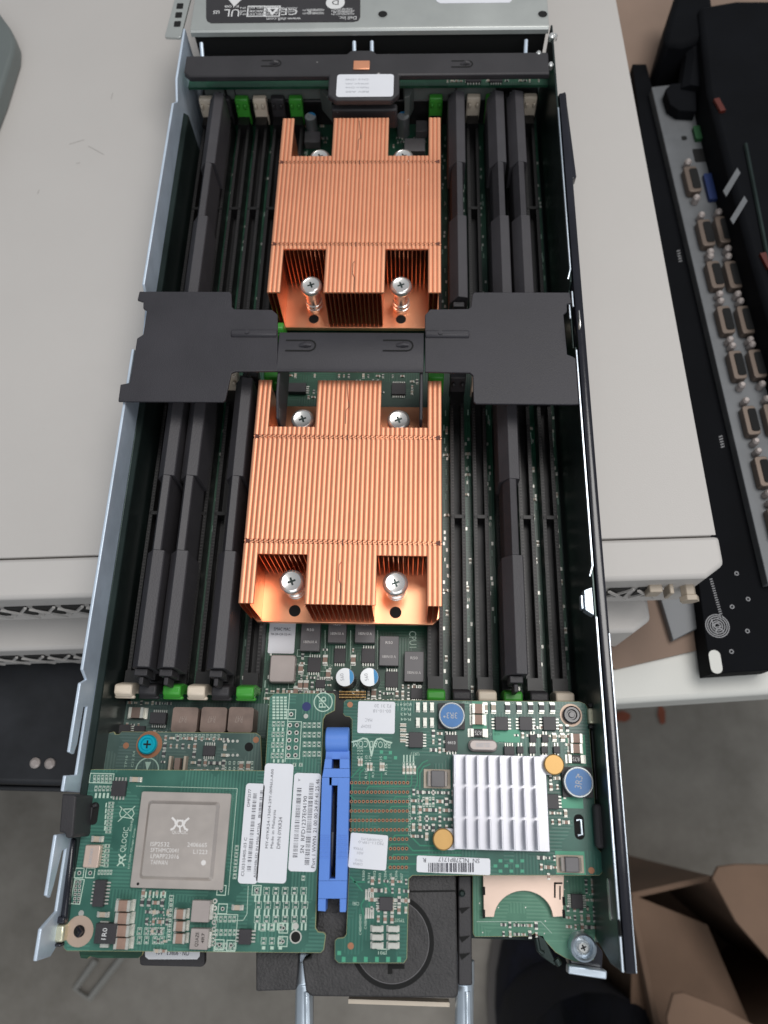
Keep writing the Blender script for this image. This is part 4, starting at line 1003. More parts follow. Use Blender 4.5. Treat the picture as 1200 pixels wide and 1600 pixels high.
# crossed-out bin symbol
c = at(198, 1271, ZQ); k = pxs(1271, ZQ)
f_ = lambda x, y: (c.x+x*k, c.y+y*k)
Q.silk.line([f_(-12, 10), f_(12, -9)], ZQ+.009, .03); Q.silk.line([f_(-12, -12), f_(12, 11)], ZQ+.009, .03); Q.silk.line([f_(-9, 6), f_(8, 7), f_(12, 0), f_(8, -7), f_(-9, -5), f_(-11, 0), f_(-9, 6)], ZQ+.009, .03)
Q.txt('ROHS', 205, 1290, 16, 3, 88)
a = rect(131, 1320, 155, 1356, ZQ+.3); mb = MB(); mb.prism(rrect(a[0], a[1], a[2], a[3], .05, 2), ZQ+.03, ZQ+.3); T(mb, 'SARONIX', 142, 1338, 24, 4, 90, ZQ+.31, 1); mb.build('oscillator', [SDM, INKG], t, bevel=.03)
for j in range(4): Q.foot(160, 1323+j*9, 7, 7)
for j in range(5): Q.foot(168-j*.5, 1322+j*7.5, 8, 6, False)
Q.cap(152, 1311, 15, 8, False, PALEC)
for px, py in ((124, 1364), (141, 1364)): Q.via(px, py, 2.8)
for i in range(5): Q.foot(155+i*4.6, 1363, 4, 8)
for j in range(6):
    for i in range(2): c = at(119-j*.5+i*6, 1378+j*6.5, ZQ); Q.pads.quad(c.x, c.y, ZQ+.009, .1, .1); Q.holes.quad(c.x, c.y, ZQ+.011, .05, .05)
a = rect(113, 1373, 129, 1413, ZQ); Q.silk.frame(a[0], a[1], ZQ+.01, a[2], a[3], .03, 0, R(-3))
Q.ic(146, 1375, 163, 1417, pins='l', n=7, h=.22)
c = at(127, 1427, ZQ); Q.pads.disc(c.x, c.y, ZQ+.01, .1, 12)
c = at(124, 1455, ZQ); mb = MB(); mb.ring(c.x, c.y, ZQ+.012, .2, .5, 30); mb.build('screw_pad', mat('pale_copper_ring', (.50, .38, .30), .45, .4), t)
mb = MB(); mb.disc(c.x, c.y, ZQ+.01, .24, 18); mb.build('screw_hole', HOLE, t)
mb = MB(); mb.tube([(c.x-.06, c.y+.12, ZQ+.05), (c.x+.08, c.y, ZQ+.1), (c.x-.02, c.y-.14, ZQ+.04)], [.07, .12, .08], 8); mb.build('retainer', GLOSSBLK, t)
o = Q.ic(148, 1443, 181, 1475, pins=None, h=.4, mt=BLK, name='coil'); m_ = MB(); T(m_, '1R0', 163, 1459, 16, 6, 88, ZQ+.41, 0); m_.build('marking', WHITEINK, o)
for py in (1442, 1477): c = at(164, py, ZQ+.1); mb = MB(); mb.box(c.x, c.y, ZQ+.1, .3, .12, .16); mb.build('coil_terminal', SOLDER, t)
for j in range(4): Q.cap(196-j*.8, 1414+j*19.5, 23, 15, False, TAN, h=.32)
Q.cap(161, 1429, 15, 7, False, PALEC)
for j in range(3): Q.cap(284-j*.6, 1427+j*19, 18, 13, False, TAN, h=.3)
for j, (y0, y1) in enumerate(((1407, 1441), (1451, 1484))):
    o = Q.ic(299-j*2, y0, 327-j*2, y1, pins=None, h=.34, mt=INDG, name='inductor')
    if j: m_ = MB(); T(m_, 'Q2AZE', 308, 1468, 20, 5, 90, ZQ+.35, 0); T(m_, '4R7', 317, 1466, 14, 4, 90, ZQ+.35, 0); m_.build('marking', HOLE, o)
    c = at(331-j*3, (y0+y1)/2, ZQ+.1); mb = MB(); mb.box(c.x, c.y, ZQ+.12, .14, .5, .2); mb.build('inductor_terminal', SOLDER, t, bevel=.02)
for px, py in ((348, 1420), (343, 1476), (361, 1477), (401, 1391), (346, 1391), (443, 1450), (442, 1471)): Q.via(px, py, 2.6)
for j in range(7): c = at(336-j*.4, 1408+j*11, ZQ); Q.pads.ring(c.x, c.y, ZQ+.01, .04, .09, 10)
scatter(t, 218, 1400, 264, 1420, ZQ, 12); scatter(t, 232, 1412, 262, 1480, ZQ, 12)
for i in range(7): c = at(222+i*6, 1398, ZQ); Q.silk.quad(c.x, c.y, ZQ+.009, .06, .2)
for i in range(4):
    for j in range(2): Q.foot(218+i*11-(0 if i < 2 else -2), 1455+j*14, 8, 12)
for i in range(7):
    for j in range(9): 
        if random.random() < .55: c = at(231+i*4.2, 1420+j*5, ZQ); Q.pads.quad(c.x, c.y, ZQ+.009, .05, .05)
for j in range(9): Q.foot(268-j*.5, 1402+j*8, 8, 7)
for j in range(3):
    for i in range(5): Q.foot(338+i*7+j*.5, 1436+j*21, 5.5, 10)
a = rect(336, 1428, 370, 1487, ZQ); Q.silk.frame(a[0], a[1], ZQ+.01, a[2], a[3], .025)
Q.cap(371, 1418, 14, 7, False, PALEC)
Q.ic(373, 1452, 392, 1476, pins='l', n=4, h=.22)
for j in range(3):
    for i in range(6):
        Q.foot(402+i*14.5+(j % 2)*2, 1392+j*22, 10.5, 12)
        for d in (-3, 3): c = at(402+i*14.5+d, 1404+j*22, ZQ); Q.silk.quad(c.x, c.y, ZQ+.009, .06, .22)
for i in range(3): Q.foot(411+i*14, 1449, 10, 12)
for i in range(3): Q.foot(412+i*13, 1470, 9, 11); c = at(412+i*13, 1481, ZQ); Q.silk.quad(c.x, c.y, ZQ+.009, .12, .1)
c = at(462, 1464, ZQ); mb = MB(); mb.disc(c.x, c.y, ZQ+.012, .17, 20); mb.build('hole', HOLE, t); Q.pads.ring(c.x, c.y, ZQ+.009, .17, .21, 20)
c = at(462, 1447, ZQ); Q.pads.disc(c.x, c.y, ZQ+.01, .11, 14)
for j in range(5): Q.foot(370-j*.8, 1325+j*11, 6, 9)
for i in range(4): Q.foot(474, 1372, 6, 8)
Q.silk.line([(at(388, 1384, ZQ).x, at(388, 1384, ZQ).y), (at(386, 1428, ZQ).x, at(386, 1428, ZQ).y), (at(380, 1438, ZQ).x, at(380, 1438, ZQ).y), (at(360, 1439, ZQ).x, at(360, 1439, ZQ).y)], ZQ+.008, .02)
# upper extension
for i in range(4):
    for j in range(8): c = at(428+i*6, 1090+j*4.6, ZQ); Q.silk.quad(c.x, c.y, ZQ+.009, .11, .075)
a = rect(423, 1083, 449, 1190, ZQ); Q.silk.line([(a[0]+a[2]/2, a[1]+a[3]/2), (a[0]+a[2]/2, a[1]-a[3]/2)], ZQ+.008, .03)
for j in range(4):
    for i in range(3): Q.foot(428+i*7-j*.6, 1131+j*16.5, 6, 9); c = at(428+i*7, 1139.5+j*16.5, ZQ); Q.silk.quad(c.x, c.y, ZQ+.009, .07, .12)
for i in range(2):
    for j in range(5): Q.via(453+i*11-j*.6, 1133+j*11.8, 3, False)
a = rect(447, 1127, 470, 1186, ZQ); Q.silk.frame(a[0], a[1], ZQ+.01, a[2], a[3], .03)
Q.via(455, 1116, 3)
for j in range(4):
    for i in range(4): Q.foot(476+i*7.5, 1133+j*15, 6, 9)
c = at(479, 1104, ZQ); mb = MB(); mb.disc(c.x, c.y, ZQ+.012, .17, 20); mb.build('blue_dot', mat('navy_ink', (.01, .02, .12), .5), t)
c = at(478, 1119, ZQ); Q.pads.disc(c.x, c.y, ZQ+.01, .09, 12)
c = at(505, 1097, ZQ); Q.silk.ring(c.x, c.y, ZQ+.01, .33, .37, 30); Q.silk.line([(c.x-.25, c.y+.25), (c.x+.25, c.y-.25)], ZQ+.012, .04); Q.txt('Pb', 504, 1097, 17, 9, 92)
for px in (460, 470): Q.foot(px, 1195, 6, 6, False)
Q.done()

# right card (network)
ZB = 2.8
t = thing('network_card', 'right dark green network card with a ribbed silver cooler and two blue coils', 'circuit board', tuple(at(740, 1250, 0)))
Bc = Card(t, ZB)
ptsb = [(537, 1097), (541, 1093), (905, 1096), (914, 1099), (919, 1107), (924, 1180), (929, 1240), (933, 1325), (940, 1332), (942, 1362), (937, 1368), (645, 1368), (639, 1373), (636, 1498), (631, 1505), (529, 1505), (523, 1499), (523, 1470), (527, 1466), (537, 1465), (541, 1460), (548, 1300), (550, 1124), (546, 1120), (539, 1119), (536, 1115)]
card_board(t, ptsb, ZB, .15, PCBB)
mb = MB()                                        # silkscreened greyer field at the right part
# silver heatsink
x0, y0, x1, y1 = 708, 1180, 856, 1329
a = rect(x0, y0, x1, y1, ZB+.3); X0, X1, Y0, Y1 = a[0]-a[2]/2, a[0]+a[2]/2, a[1]-a[3]/2, a[1]+a[3]/2
hs = MB(); hs.bx(X0, X1, Y0, Y1, ZB+.1, ZB+.28)
p1 = at(864, 1195, ZB+.3); p2 = at(692, 1311, ZB+.3)
hs.prism(rrect(p1.x-.15, p1.y, .95, .7, .3, 5), ZB+.12, ZB+.27); hs.prism(rrect(p2.x+.15, p2.y, 1.0, .72, .33, 5), ZB+.12, ZB+.27)
ho = hs.build('cooler_base', ALU, t, bevel=.02)
fn = MB(); NF = 8
for i in range(NF):
    x = X0+.05+(X1-X0-.1)*i/(NF-.0) if i else X0+.04
    for j in range(3):
        ya = Y0+(Y1-Y0)*j/3+.05; yb = Y0+(Y1-Y0)*(j+1)/3-.05
        fn.prism([(x-.03, ZB+.285), (x-.03, ZB+.7), (x+.03, ZB+.7), (x+.03, ZB+.285)], ya, yb, axis='y')
fn.build('cooler_fins', ALU, ho, bevel=.015)
for p in (p1, p2):
    m_ = MB(); m_.lathe(p.x, p.y, [(.2, ZB+.28), (.2, ZB+.4), (.36, ZB+.42), (.37, ZB+.52), (.33, ZB+.56)], 28); m_.build('push_pin', BRASS, t)
# blue coils
for px, py, r, ang in ((706, 1118, .50, 180), (904, 1222, .55, 80)):
    c = at(px, py, ZB+.4); m_ = MB(); m_.box(c.x, c.y, ZB+.1, r*2.0, r*1.9, .18, 0)
    m_.lathe(c.x, c.y, [(r*.9, ZB+.2), (r, ZB+.24), (r, ZB+.4), (r*.95, ZB+.44), (r*.88, ZB+.44), (r*.86, ZB+.41)], 36, 1)
    m_.disc(c.x, c.y, ZB+.415, r*.85, 36, 2); m_.text('3R3', c.x, c.y, ZB+.42, r*.8, r*.45, ang, 3); m_.disc(c.x+(-.28 if ang == 180 else 0), c.y-.05+(.3 if ang != 180 else 0), ZB+.421, .04, 8, 3)
    m_.build('blue_coil', [BLK, CANS, BLUEC, INKG], t)
# screw at the corner
c = at(893, 1117, ZB+.1); m_ = MB(); m_.ring(c.x, c.y, ZB+.012, .3, .42, 30); m_.build('screw_pad', bpy.data.materials['pale_copper_ring'], t)
m_ = MB(); m_.lathe(c.x, c.y, [(.33, ZB+.015), (.33, ZB+.16), (.28, ZB+.2), (.2, ZB+.2), (.17, ZB+.1)], 26); m_.lathe(c.x, c.y, [(.14, ZB+.06), (.1, ZB+.17)], 16); m_.build('screw', GLOSSBLK, t)
# crystal, resistors, chips
a = rect(732, 1155, 778, 1174, ZB+.3); m_ = MB(); m_.prism(rrect(a[0], a[1], a[2], a[3], a[3]*.48, 6), ZB+.02, ZB+.12, 0); m_.prism(rrect(a[0], a[1], a[2]*.93, a[3]*.82, a[3]*.4, 6), ZB+.121, ZB+.4, 0); T(m_, '25.000', 755, 1164, 22, 5, 180, ZB+.41, 1); m_.build('crystal', [INDG, INKG], t, bevel=.03)
for px, py in ((747, 1145), (900, 1186)):
    c = at(px, py, ZB+.1); o = smd(t, c.x, c.y, ZB, .56, .28, False, BLK, 'marked_resistor', .14); m_ = MB(); T(m_, 'R75', px, py, 10, 5, 180, ZB+.16, 0); m_.build('marking', INKM, t)
for x0, x1 in ((774, 794), (812, 832), (849, 869)): Bc.ic(x0, 1120, x1, 1141, pins='l', n=4, h=.2)
for i, x in enumerate((797-35, 797-22, 797, 815, 833, 850, 867)): Bc.cap(x-4, 1106, 13, 7, True, PALEC if i < 2 else DARKC)
for py in (1108, 1125): Bc.cap(747, py, 19, 14, False, TAN, h=.25)
for py in (1154, 1170): Bc.cap(899, py, 17, 13, False, TAN, h=.25)
Bc.ic(639, 1144, 661, 1168, pins='l', n=5, h=.22); Bc.ic(696, 1148, 715, 1173, pins='t', n=4, h=.2, txt='4410')
for i in range(3):
    for j in range(2): Bc.cap(653+i*11, 1105+j*24, 11, 5.5, True, SOLDER, 'solder_link', .14)
def bigres(x0, x1, y0, y1):
    a = rect(x0, y0, x1, y1, ZB); m_ = MB(); m_.box(a[0], a[1], ZB+.02, a[2], a[3], .03); o = m_.build('terminal_pads', PALEC, t, bevel=.01, seg=1)
    m_ = MB(); m_.box(a[0]+.02, a[1], ZB+.18, a[2]*.5, a[3]*.85, .28); m_.build('inductor', ICG, o, bevel=.03)
    for s_ in (-1, 1): m_ = MB(); m_.tube([(a[0]+s_*a[2]*.29, a[1]-a[3]*.38, ZB+.17), (a[0]+s_*a[2]*.29, a[1]+a[3]*.38, ZB+.17)], .09, 8); m_.build('winding', TAPE, o)
bigres(662, 704, 1202, 1232); bigres(869, 912, 1336, 1364)
Bc.ic(853, 1241, 873, 1264, pins='l', n=4, h=.2); Bc.ic(788, 1166, 804, 1180, pins='t', n=4, h=.18)
for i, x in enumerate((813, 832, 851, 870)): Bc.ic(x-5, 1166, x+5, 1177, pins='t', n=2, h=.15)
for i, x in enumerate((833, 852)): Bc.ic(x-5, 1148, x+5, 1160, pins='t', n=2, h=.15)
for x in (866, 879): Bc.cap(x, 1152, 10, 6, True, PALEC)
scatter(t, 806, 1140, 885, 1180, ZB, 18, avoid=((784, 1160, 880, 1182),))
scatter(t, 667, 1236, 706, 1290, ZB, 32); scatter(t, 645, 1240, 672, 1300, ZB, 22)
scatter(t, 674, 1140, 694, 1178, ZB, 9); scatter(t, 852, 1210, 884, 1238, ZB, 7)
scatter(t, 840, 1335, 864, 1362, ZB, 7); scatter(t, 863, 1266, 886, 1290, ZB, 6)
mb = MB(); a = rect(877, 1244, 911, 1263, ZB); mb.quad(a[0], a[1], ZB+.01, a[2], a[3]); a = rect(738, 1096, 760, 1150, ZB); mb.quad(a[0], a[1], ZB+.01, a[2], a[3]); a = rect(886, 1148, 915, 1196, ZB); mb.quad(a[0], a[1], ZB+.009, a[2], a[3])
a = rect(868, 1330, 914, 1366, ZB); mb.quad(a[0], a[1], ZB+.009, a[2], a[3])
a = rect(770, 1140, 812, 1160, ZB); mb.quad(a[0], a[1], ZB+.009, a[2], a[3])
for i in range(3):
    for j in range(3): c = at(782+i*17-(j % 2)*8, 1345+j*8, ZB); mb.quad(c.x, c.y, ZB+.009, .13, .1)
for px, py in ((596, 1175), (610, 1176), (602, 1184), (618, 1184)): c = at(px, py, ZB); mb.quad(c.x, c.y, ZB+.009, .12, .12)
for i in range(6): c = at(537+i*17.3, 1499, ZB); mb.quad(c.x, c.y, ZB+.009, .13, .16)
c = at(530, 1489, ZB); mb.quad(c.x, c.y, ZB+.009, .13, .13)
mb.build('bare_mask_patches', mat('light_green_copper', (.06, .33, .20), .4), t)
c = at(905, 1292, ZB); mb = MB(); mb.prism(rrect(c.x, c.y, .36, .85, .17, 4), ZB+.005, ZB+.012); mb.build('slot_hole', HOLE, t)
mb = MB(); mb.tube([(c.x-.1, c.y+.22, ZB+.05), (c.x+.06, c.y+.25, ZB+.06), (c.x+.07, c.y-.25, ZB+.06), (c.x-.08, c.y-.28, ZB+.05)], .05, 6); mb.build('clip_hook', STEELB, t)
for px, py in ((547, 1101), (548, 1478), (924, 1360)): c = at(px, py, ZB); mb = MB(); mb.disc(c.x, c.y, ZB+.012, .11, 14); mb.build('test_pad', VIA, t)
# via field
vf = MB(); vh = MB()
for j in range(10):
    xs0 = 0 if j < 6 else 10
    for i in range(xs0, 15):
        c = at(549.5+i*6.25-j*.25, 1223+j*14.7, ZB); vf.ring(c.x, c.y, ZB+.010, .028, .058, 10); vh.disc(c.x, c.y, ZB+.012, .03, 6)
vf.build('via_field', VIA, t, smooth=0); vh.build('drill_holes', HOLE, t, smooth=0)
def tl(*pts):
    Bc.tr.line([(at(x, y, ZB).x, at(x, y, ZB).y) for x, y in pts], ZB+.006, .05)
tl((549, 1215), (560, 1203), (568, 1195)); tl((562, 1222), (562, 1208), (570, 1200)); tl((550, 1224), (550, 1236)); tl((572, 1236), (576, 1229), (641, 1229), (643, 1224), (643, 1212))
tl((615, 1250), (618, 1245), (642, 1245), (645, 1238), (652, 1224), (652, 1202), (660, 1192), (668, 1188)); tl((608, 1266), (612, 1260), (648, 1260)); tl((548, 1243), (556, 1252)); tl((656, 1252), (656, 1208), (662, 1198), (672, 1194))
tl((614, 1311), (617, 1305), (640, 1305), (656, 1321), (690, 1322)); tl((608, 1326), (611, 1319), (636, 1319), (645, 1329), (720, 1329)); tl((612, 1341), (615, 1335), (720, 1336)); tl((606, 1356), (610, 1350), (650, 1350)); tl((632, 1296), (650, 1278))
tl((577, 1222), (577, 1208)); tl((596, 1222), (596, 1208)); tl((634, 1222), (634, 1208)); tl((548, 1370), (566, 1392)); tl((552, 1378), (570, 1378)); tl((584, 1395), (576, 1405), (578, 1418)); tl((570, 1404), (564, 1414), (568, 1430)); tl((600, 1380), (612, 1396))
# broadcom mark, upside down as mounted
Bc.txt('BROADCOM', 581, 1163, 58, 8, 179)
c = at(581, 1160, ZB); k = pxs(1160, ZB)
f_ = lambda x, y: (c.x+x*k, c.y+y*k)
Bc.silk.line([f_(-31, 0), f_(-22, 2), f_(-14, 6), f_(-8, 5), f_(-4, -1), f_(0, -20), f_(4, -1), f_(8, 5), f_(14, 6), f_(22, 2), f_(31, 0)], ZB+.011, .06)
for st, px, py, w_, a_ in (('HDC-0 R3', 630, 1101, 26, 0), ('4300', 575, 1430, 0, 0),): 
    if w_: Bc.txt(st, px, py, w_, 3, 180)
for i in range(4): Bc.txt('R'+str(41+i), 634, 1100+i*8, 16, 3.2, 180)
for i in range(4): Bc.foot(631+i*5, 1200-(i % 2), 3.5, 20); c = at(631+i*5, 1185, ZB); Bc.silk.quad(c.x, c.y, ZB+.009, .05, .25)
for x, y, l in ((572, 1187, 14), (578, 1187, 14), (595, 1189, 14), (603, 1202, 16), (560, 1176, 18), (565, 1176, 18), (583, 1206, 16), (572, 1208, 16)):
    Bc.txt('R125', x, y, l, 3, 90)
for x in (575, 580, 595, 599): Bc.cap(x, 1198, 9, 3.4, True, PALEC)
for x in (561, 565): Bc.cap(x, 1191, 8, 3, True, PALEC)
for x in (631, 637, 642, 648): Bc.cap(x, 1203, 9, 3.6, True, PALEC)
for i in range(4): Bc.cap(630, 1133+i*8, 4, 9, True, PALEC)
for i in range(5): Bc.txt('C'+str(220+i), 640, 1250+i*12, 14, 3, 90); Bc.txt('R'+str(60+i), 654, 1244+i*11, 12, 3, 90)
for i in range(8): Bc.foot(662+(i % 4)*5, 1248+(i//4)*10, 4, 6)
Bc.txt('UR17', 648, 1178, 14, 4, 180); Bc.txt('TP301', 728, 1098, 12, 3, 180)
for i in range(12): Bc.txt('C'+str(100+i*3), 735+random.randint(0, 150), random.choice((1147, 1160, 1098)), 9, 2.6, 180)
# white stickers on the card
def sticker2(x0, y0, x1, y1, rows, tilt, nm='sticker'):
    a = rect(x0, y0, x1, y1, ZB+.02); m_ = MB(); m_.prism(rrect(a[0], a[1], a[2], a[3], .07, 4, R(tilt)), ZB+.013, ZB+.03)
    for s, px, py, w_, h_, mi in rows: T(m_, s, px, py, w_, h_, 180+tilt, ZB+.038, mi)
    return m_
m_ = sticker2(559, 1096, 617, 1146, [('F2 31 20', 598, 1103, 26, 4, 2), ('00-10-18', 597, 1111, 28, 4, 2), ('MAC', 576, 1125, 11, 4, 2), ('55GHP', 572, 1135, 16, 4, 2)], 0); m_.build('sticker', [PAPER, INK, INKG], t)
m_ = sticker2(546, 1303, 605, 1358, [('CN-0X4P2-M2', 581, 1312, 34, 3, 2), ('78211-19P-0', 580, 1317, 40, 3, 2), ('7Y9X6', 560, 1326, 15, 3, 2), ('A01', 563, 1333, 10, 3, 2), ('Y01Q', 561, 1344, 12, 3, 2), ('CHINA', 559, 1350, 15, 3, 2)], -3); m_.build('sticker', [PAPER, INK, INKG], t)
m_ = sticker2(651, 1339, 766, 1365, [('SN  NL278P1717', 717, 1344, 64, 5, 1), ('R', 663, 1344, 5, 5, 1)], -.8)
rn = random.Random(4); x = 670
while x < 742:
    w_ = rn.choice((1.2, 2.2)); c = at(x, 1355.5, ZB+.038); m_.quad(c.x, c.y, ZB+.038, w_*.025, .3, 1); x += w_+rn.choice((1.0, 1.8))
m_.build('sticker', [PAPER, INK, INKG], t)
# lower lobe
Bc.ic(593, 1402, 614, 1423, pins='all', n=5, h=.16)
for i in range(3):
    for d in (1, -1): pass
for (x, y) in ((577, 1398), (577, 1427)):
    for i in range(4): Bc.cap(x-5+i*3.6, y, 11, 2.6, True, SOLDER, 'solder_link')
for i in range(2):
    for j in range(3): Bc.cap(589+i*25, 1451+j*13, 15, 8, False, SOLDER, 'solder_link', .16)
scatter(t, 585, 1372, 632, 1400, ZB, 26); scatter(t, 618, 1400, 634, 1425, ZB, 8); scatter(t, 588, 1424, 616, 1436, ZB, 8); scatter(t, 581, 1398, 592, 1424, ZB, 6)
for i in range(8): Bc.txt('R'+str(300+i), 568+i*8.5, 1368+(i % 2)*4, 14, 3, 90)
for i in range(5): Bc.txt('C'+str(401+i), 563+(i % 2)*8, 1436+(i//2)*9, 12, 3, 90)
Bc.txt('J901', 598, 1488, 14, 5, 180); Bc.silk.line([(at(588, 1479, ZB).x, at(588, 1479, ZB).y), (at(590, 1483, ZB).x, at(590, 1483, ZB).y), (at(608, 1483, ZB).x, at(608, 1483, ZB).y), (at(610, 1479, ZB).x, at(610, 1479, ZB).y)], ZB+.009, .03)
Bc.txt('C083', 556, 1412, 10, 4, 180); Bc.txt('TP50T', 624, 1438, 16, 4, 180)
Bc.done(SILK, mat('trace_green', (.02, .19, .11), .4))

# ------------------------------------------------------------------ blue lever
t = thing('release_lever', 'bright blue plastic lever with a long slot between the two green cards', 'lever', tuple(at(520, 1290, 2)))
zl = 3.25
body = poly([(508, 1174), (545, 1174), (546, 1215), (545, 1300), (540, 1424), (532, 1424), (532, 1406), (508, 1405), (508, 1423), (497, 1422), (499, 1330), (503, 1215)], zl)
A = at(518, 1228, zl); B_ = at(528, 1228, zl); C_ = at(514, 1372, zl); D = at(524, 1372, zl)
mb = MB()
xl = lambda y: None
def q4(p, z0=2.5, z1=zl): mb.prism(poly(p, zl), z0, z1)
q4([(503.2, 1215), (518.5, 1215), (514.5, 1376), (498, 1376)]); q4([(528, 1215), (546, 1215), (542, 1376), (524, 1376)])
q4([(506, 1201), (545.8, 1201), (546, 1214.5), (503.5, 1214.5)]); q4([(508, 1186), (518.5, 1186), (518, 1200.5), (506, 1200.5)]); q4([(531, 1186), (545.5, 1186), (545.8, 1200.5), (531, 1200.5)]); q4([(509, 1172), (545, 1172), (545.5, 1185.5), (508, 1185.5)], 2.5, 3.1)
q4([(514.5, 1215), (528, 1215), (528, 1227), (514.5, 1227)]); q4([(498, 1376.5), (542, 1376.5), (541, 1404), (497.3, 1404)]); q4([(497.3, 1404.5), (509, 1404.5), (508.5, 1424), (497, 1423)]); q4([(531, 1404.5), (541, 1404.5), (540, 1425), (531, 1425)]); q4([(514, 1373), (524, 1373), (524, 1376), (514, 1376)])
mb.build('arm', BLUE, t, bevel=.0)
c0 = at(509, 1155, 3.2); c1 = at(545, 1155, 3.2)
mb = MB(); mb.tube([(c0.x, c0.y, 3.0), (c1.x, c1.y, 3.0)], .45, 24); mb.build('roller_end', BLUE, t, bevel=.04)
mb = MB()
for j in range(6):
    for s_ in (0, 1):
        a = rect((500, 528)[s_], 1306+j*6.5, (515, 543)[s_], 1308+j*6.5, zl); mb.box(a[0], a[1], zl+.012, a[2]*.95, .045, .03)
mb.build('grip_ridges', BLUE, t)
mb = MB(); mb.tube([at(522, 1240, 2.6), at(520, 1300, 2.95), at(518, 1362, 2.6)], [.08, .13, .08], 10); mb.build('spring_rod', GLOSSBLK, t)
a = rect(500, 1180, 545, 1425, 2.0); mb = MB(); mb.bx(a[0]-a[2]/2+.1, a[0]+a[2]/2-.1, a[1]-a[3]/2, a[1]+a[3]/2, .4, 2.3); mb.build('housing', BLKS, t)

# ------------------------------------------------------------------ rear connector block with guide pins
t = thing('connector_block', 'large black moulded connector block with a round groove under the cards', 'connector', tuple(at(620, 1480, 0)))
zk = 2.3
mb = MB(); mb.prism(poly([(500, 1340), (712, 1345), (716, 1555), (712, 1560), (486, 1557), (478, 1550), (472, 1500), (485, 1495), (495, 1440)], zk), -.6, zk); mb.build('housing', BLKT, t, bevel=.08)
mb = MB(); mb.prism(poly([(716, 1368), (736, 1368), (738, 1540), (716, 1540)], zk-.5), -.6, zk-.5); mb.build('side_rail', BLK, t, bevel=.05)
mb = MB(); mb.prism(poly([(400, 1485), (467, 1485), (463, 1547), (400, 1549)], zk-.2), -.6, zk-.2); mb.build('side_block', BLKT, t, bevel=.05)
c = at(612, 1470, zk); R0 = 66*pxs(1470, zk)
mb = MB(); mb.ring(c.x, c.y, zk+.012, R0-.16, R0, 60); mb.build('round_groove', HOLE, t)
mb = MB(); mb.ring(c.x, c.y, zk+.014, R0-.19, R0-.165, 60); mb.build('groove_lip', ICG, t)
a0_ = at(596, 1506, zk); mb = MB(); mb.prism(poly([(606, 1507), (632, 1507), (632, 1514), (613, 1514), (613, 1522), (606, 1522)], zk+.02), zk+.003, zk+.02); mb.build('key_mark', HOLE, t)
mb = MB(); p0, p1 = at(545, 1560, .6), at(702, 1561, .6); mb.bx(p0.x, p1.x, p0.y-.12, p0.y+.02, .2, .8); mb.build('paper_strip', CREAM, t)
mb = MB(); mb.line([(at(640, 1393, zk).x, at(640, 1393, zk).y), (at(712, 1392, zk).x, at(712, 1392, zk).y)], zk+.01, .06); mb.build('mould_line', HOLE, t)
for px in (474, 724):
    m_ = MB(); p = [at(px, 1500, 1.2), at(px+1, 1535, 1.2), at(px+2, 1538, 1.2), at(px+1, 1620, 1.2)]
    m_.tube(p, [.40, .38, .33, .33], 14); m_.tube([at(px+5, 1548, 1.4), at(px+6, 1600, 1.4)], .16, 8); m_.build('guide_pin', STEELB, t, bevel=.02)
    m_ = MB(); c = at(px, 1508, 1.25); m_.box(c.x, c.y, 1.2, .55, .9, .7); m_.build('pin_collar', STEEL, t, bevel=.08)
mb = MB()
for py in (1423, 1468, 1495): c = at(726, py, zk-.48); mb.prism([(c.x-.2, c.y+.08), (c.x+.2, c.y+.12), (c.x-.1, c.y-.1)], zk-.49, zk-.47)
mb.build('rail_notches', HOLE, t)
c = at(722, 1396, zk-.4); mb = MB(); mb.lathe(c.x, c.y, [(.12, zk-.5), (.12, zk-.42), (.06, zk-.38)], 14); mb.build('rivet', STEELD, t)

# ------------------------------------------------------------------ memory-card reader board
ZS = 1.0
t = thing('card_reader_board', 'small green board with a half moon cut metal card slot at the lower right', 'circuit board', tuple(at(830, 1415, 0)))
Sc = Card(t, ZS)
card_board(t, [(738, 1350), (739, 1458), (742, 1464), (828, 1463), (836, 1458), (850, 1468), (868, 1488), (885, 1498), (900, 1503), (928, 1500), (932, 1440), (928, 1350)], ZS, .14, pcb_mat('light_green_solder_mask', (.04, .16, .10), (.12, .30, .20), .3))
a0_ = [(754, 1350), (756, 1433), (772, 1433)]
arc = [(820+(-46)*math.cos(R(k))*1.0, 1441-47*math.sin(R(k))) for k in range(10, 171, 10)]
arc = [(818-46*math.cos(R(k)), 1436-44*math.sin(R(k))) for k in range(5, 176, 10)]
mb = MB(); mb.prism(poly(a0_+arc+[(864, 1433), (880, 1432), (882, 1350)], ZS+.28), ZS+.02, ZS+.28); mb.build('card_slot', SDM, t, bevel=.02)
mb = MB(); z_ = ZS+.29
mb.line([(at(867, 1380, z_).x, at(867, 1380, z_).y), (at(867, 1402, z_).x, at(867, 1402, z_).y)], z_, .06); mb.line([(at(875, 1385, z_).x, at(875, 1385, z_).y), (at(875, 1405, z_).x, at(875, 1405, z_).y)], z_, .05); mb.line([(at(867, 1380, z_).x, at(867, 1380, z_).y), (at(878, 1380, z_).x, at(878, 1380, z_).y)], z_, .06)
for px, py in ((756, 1392), (756, 1428), (881, 1408), (881, 1428)): c = at(px, py, z_); mb.quad(c.x, c.y, z_, .1, .28)
mb.build('slot_cuts', HOLE, t)
Sc.ic(893, 1397, 911, 1420, pins='l', n=8, h=.14)
scatter(t, 790, 1442, 838, 1456, ZS, 14); scatter(t, 915, 1385, 928, 1450, ZS, 12); scatter(t, 886, 1422, 916, 1448, ZS, 12)
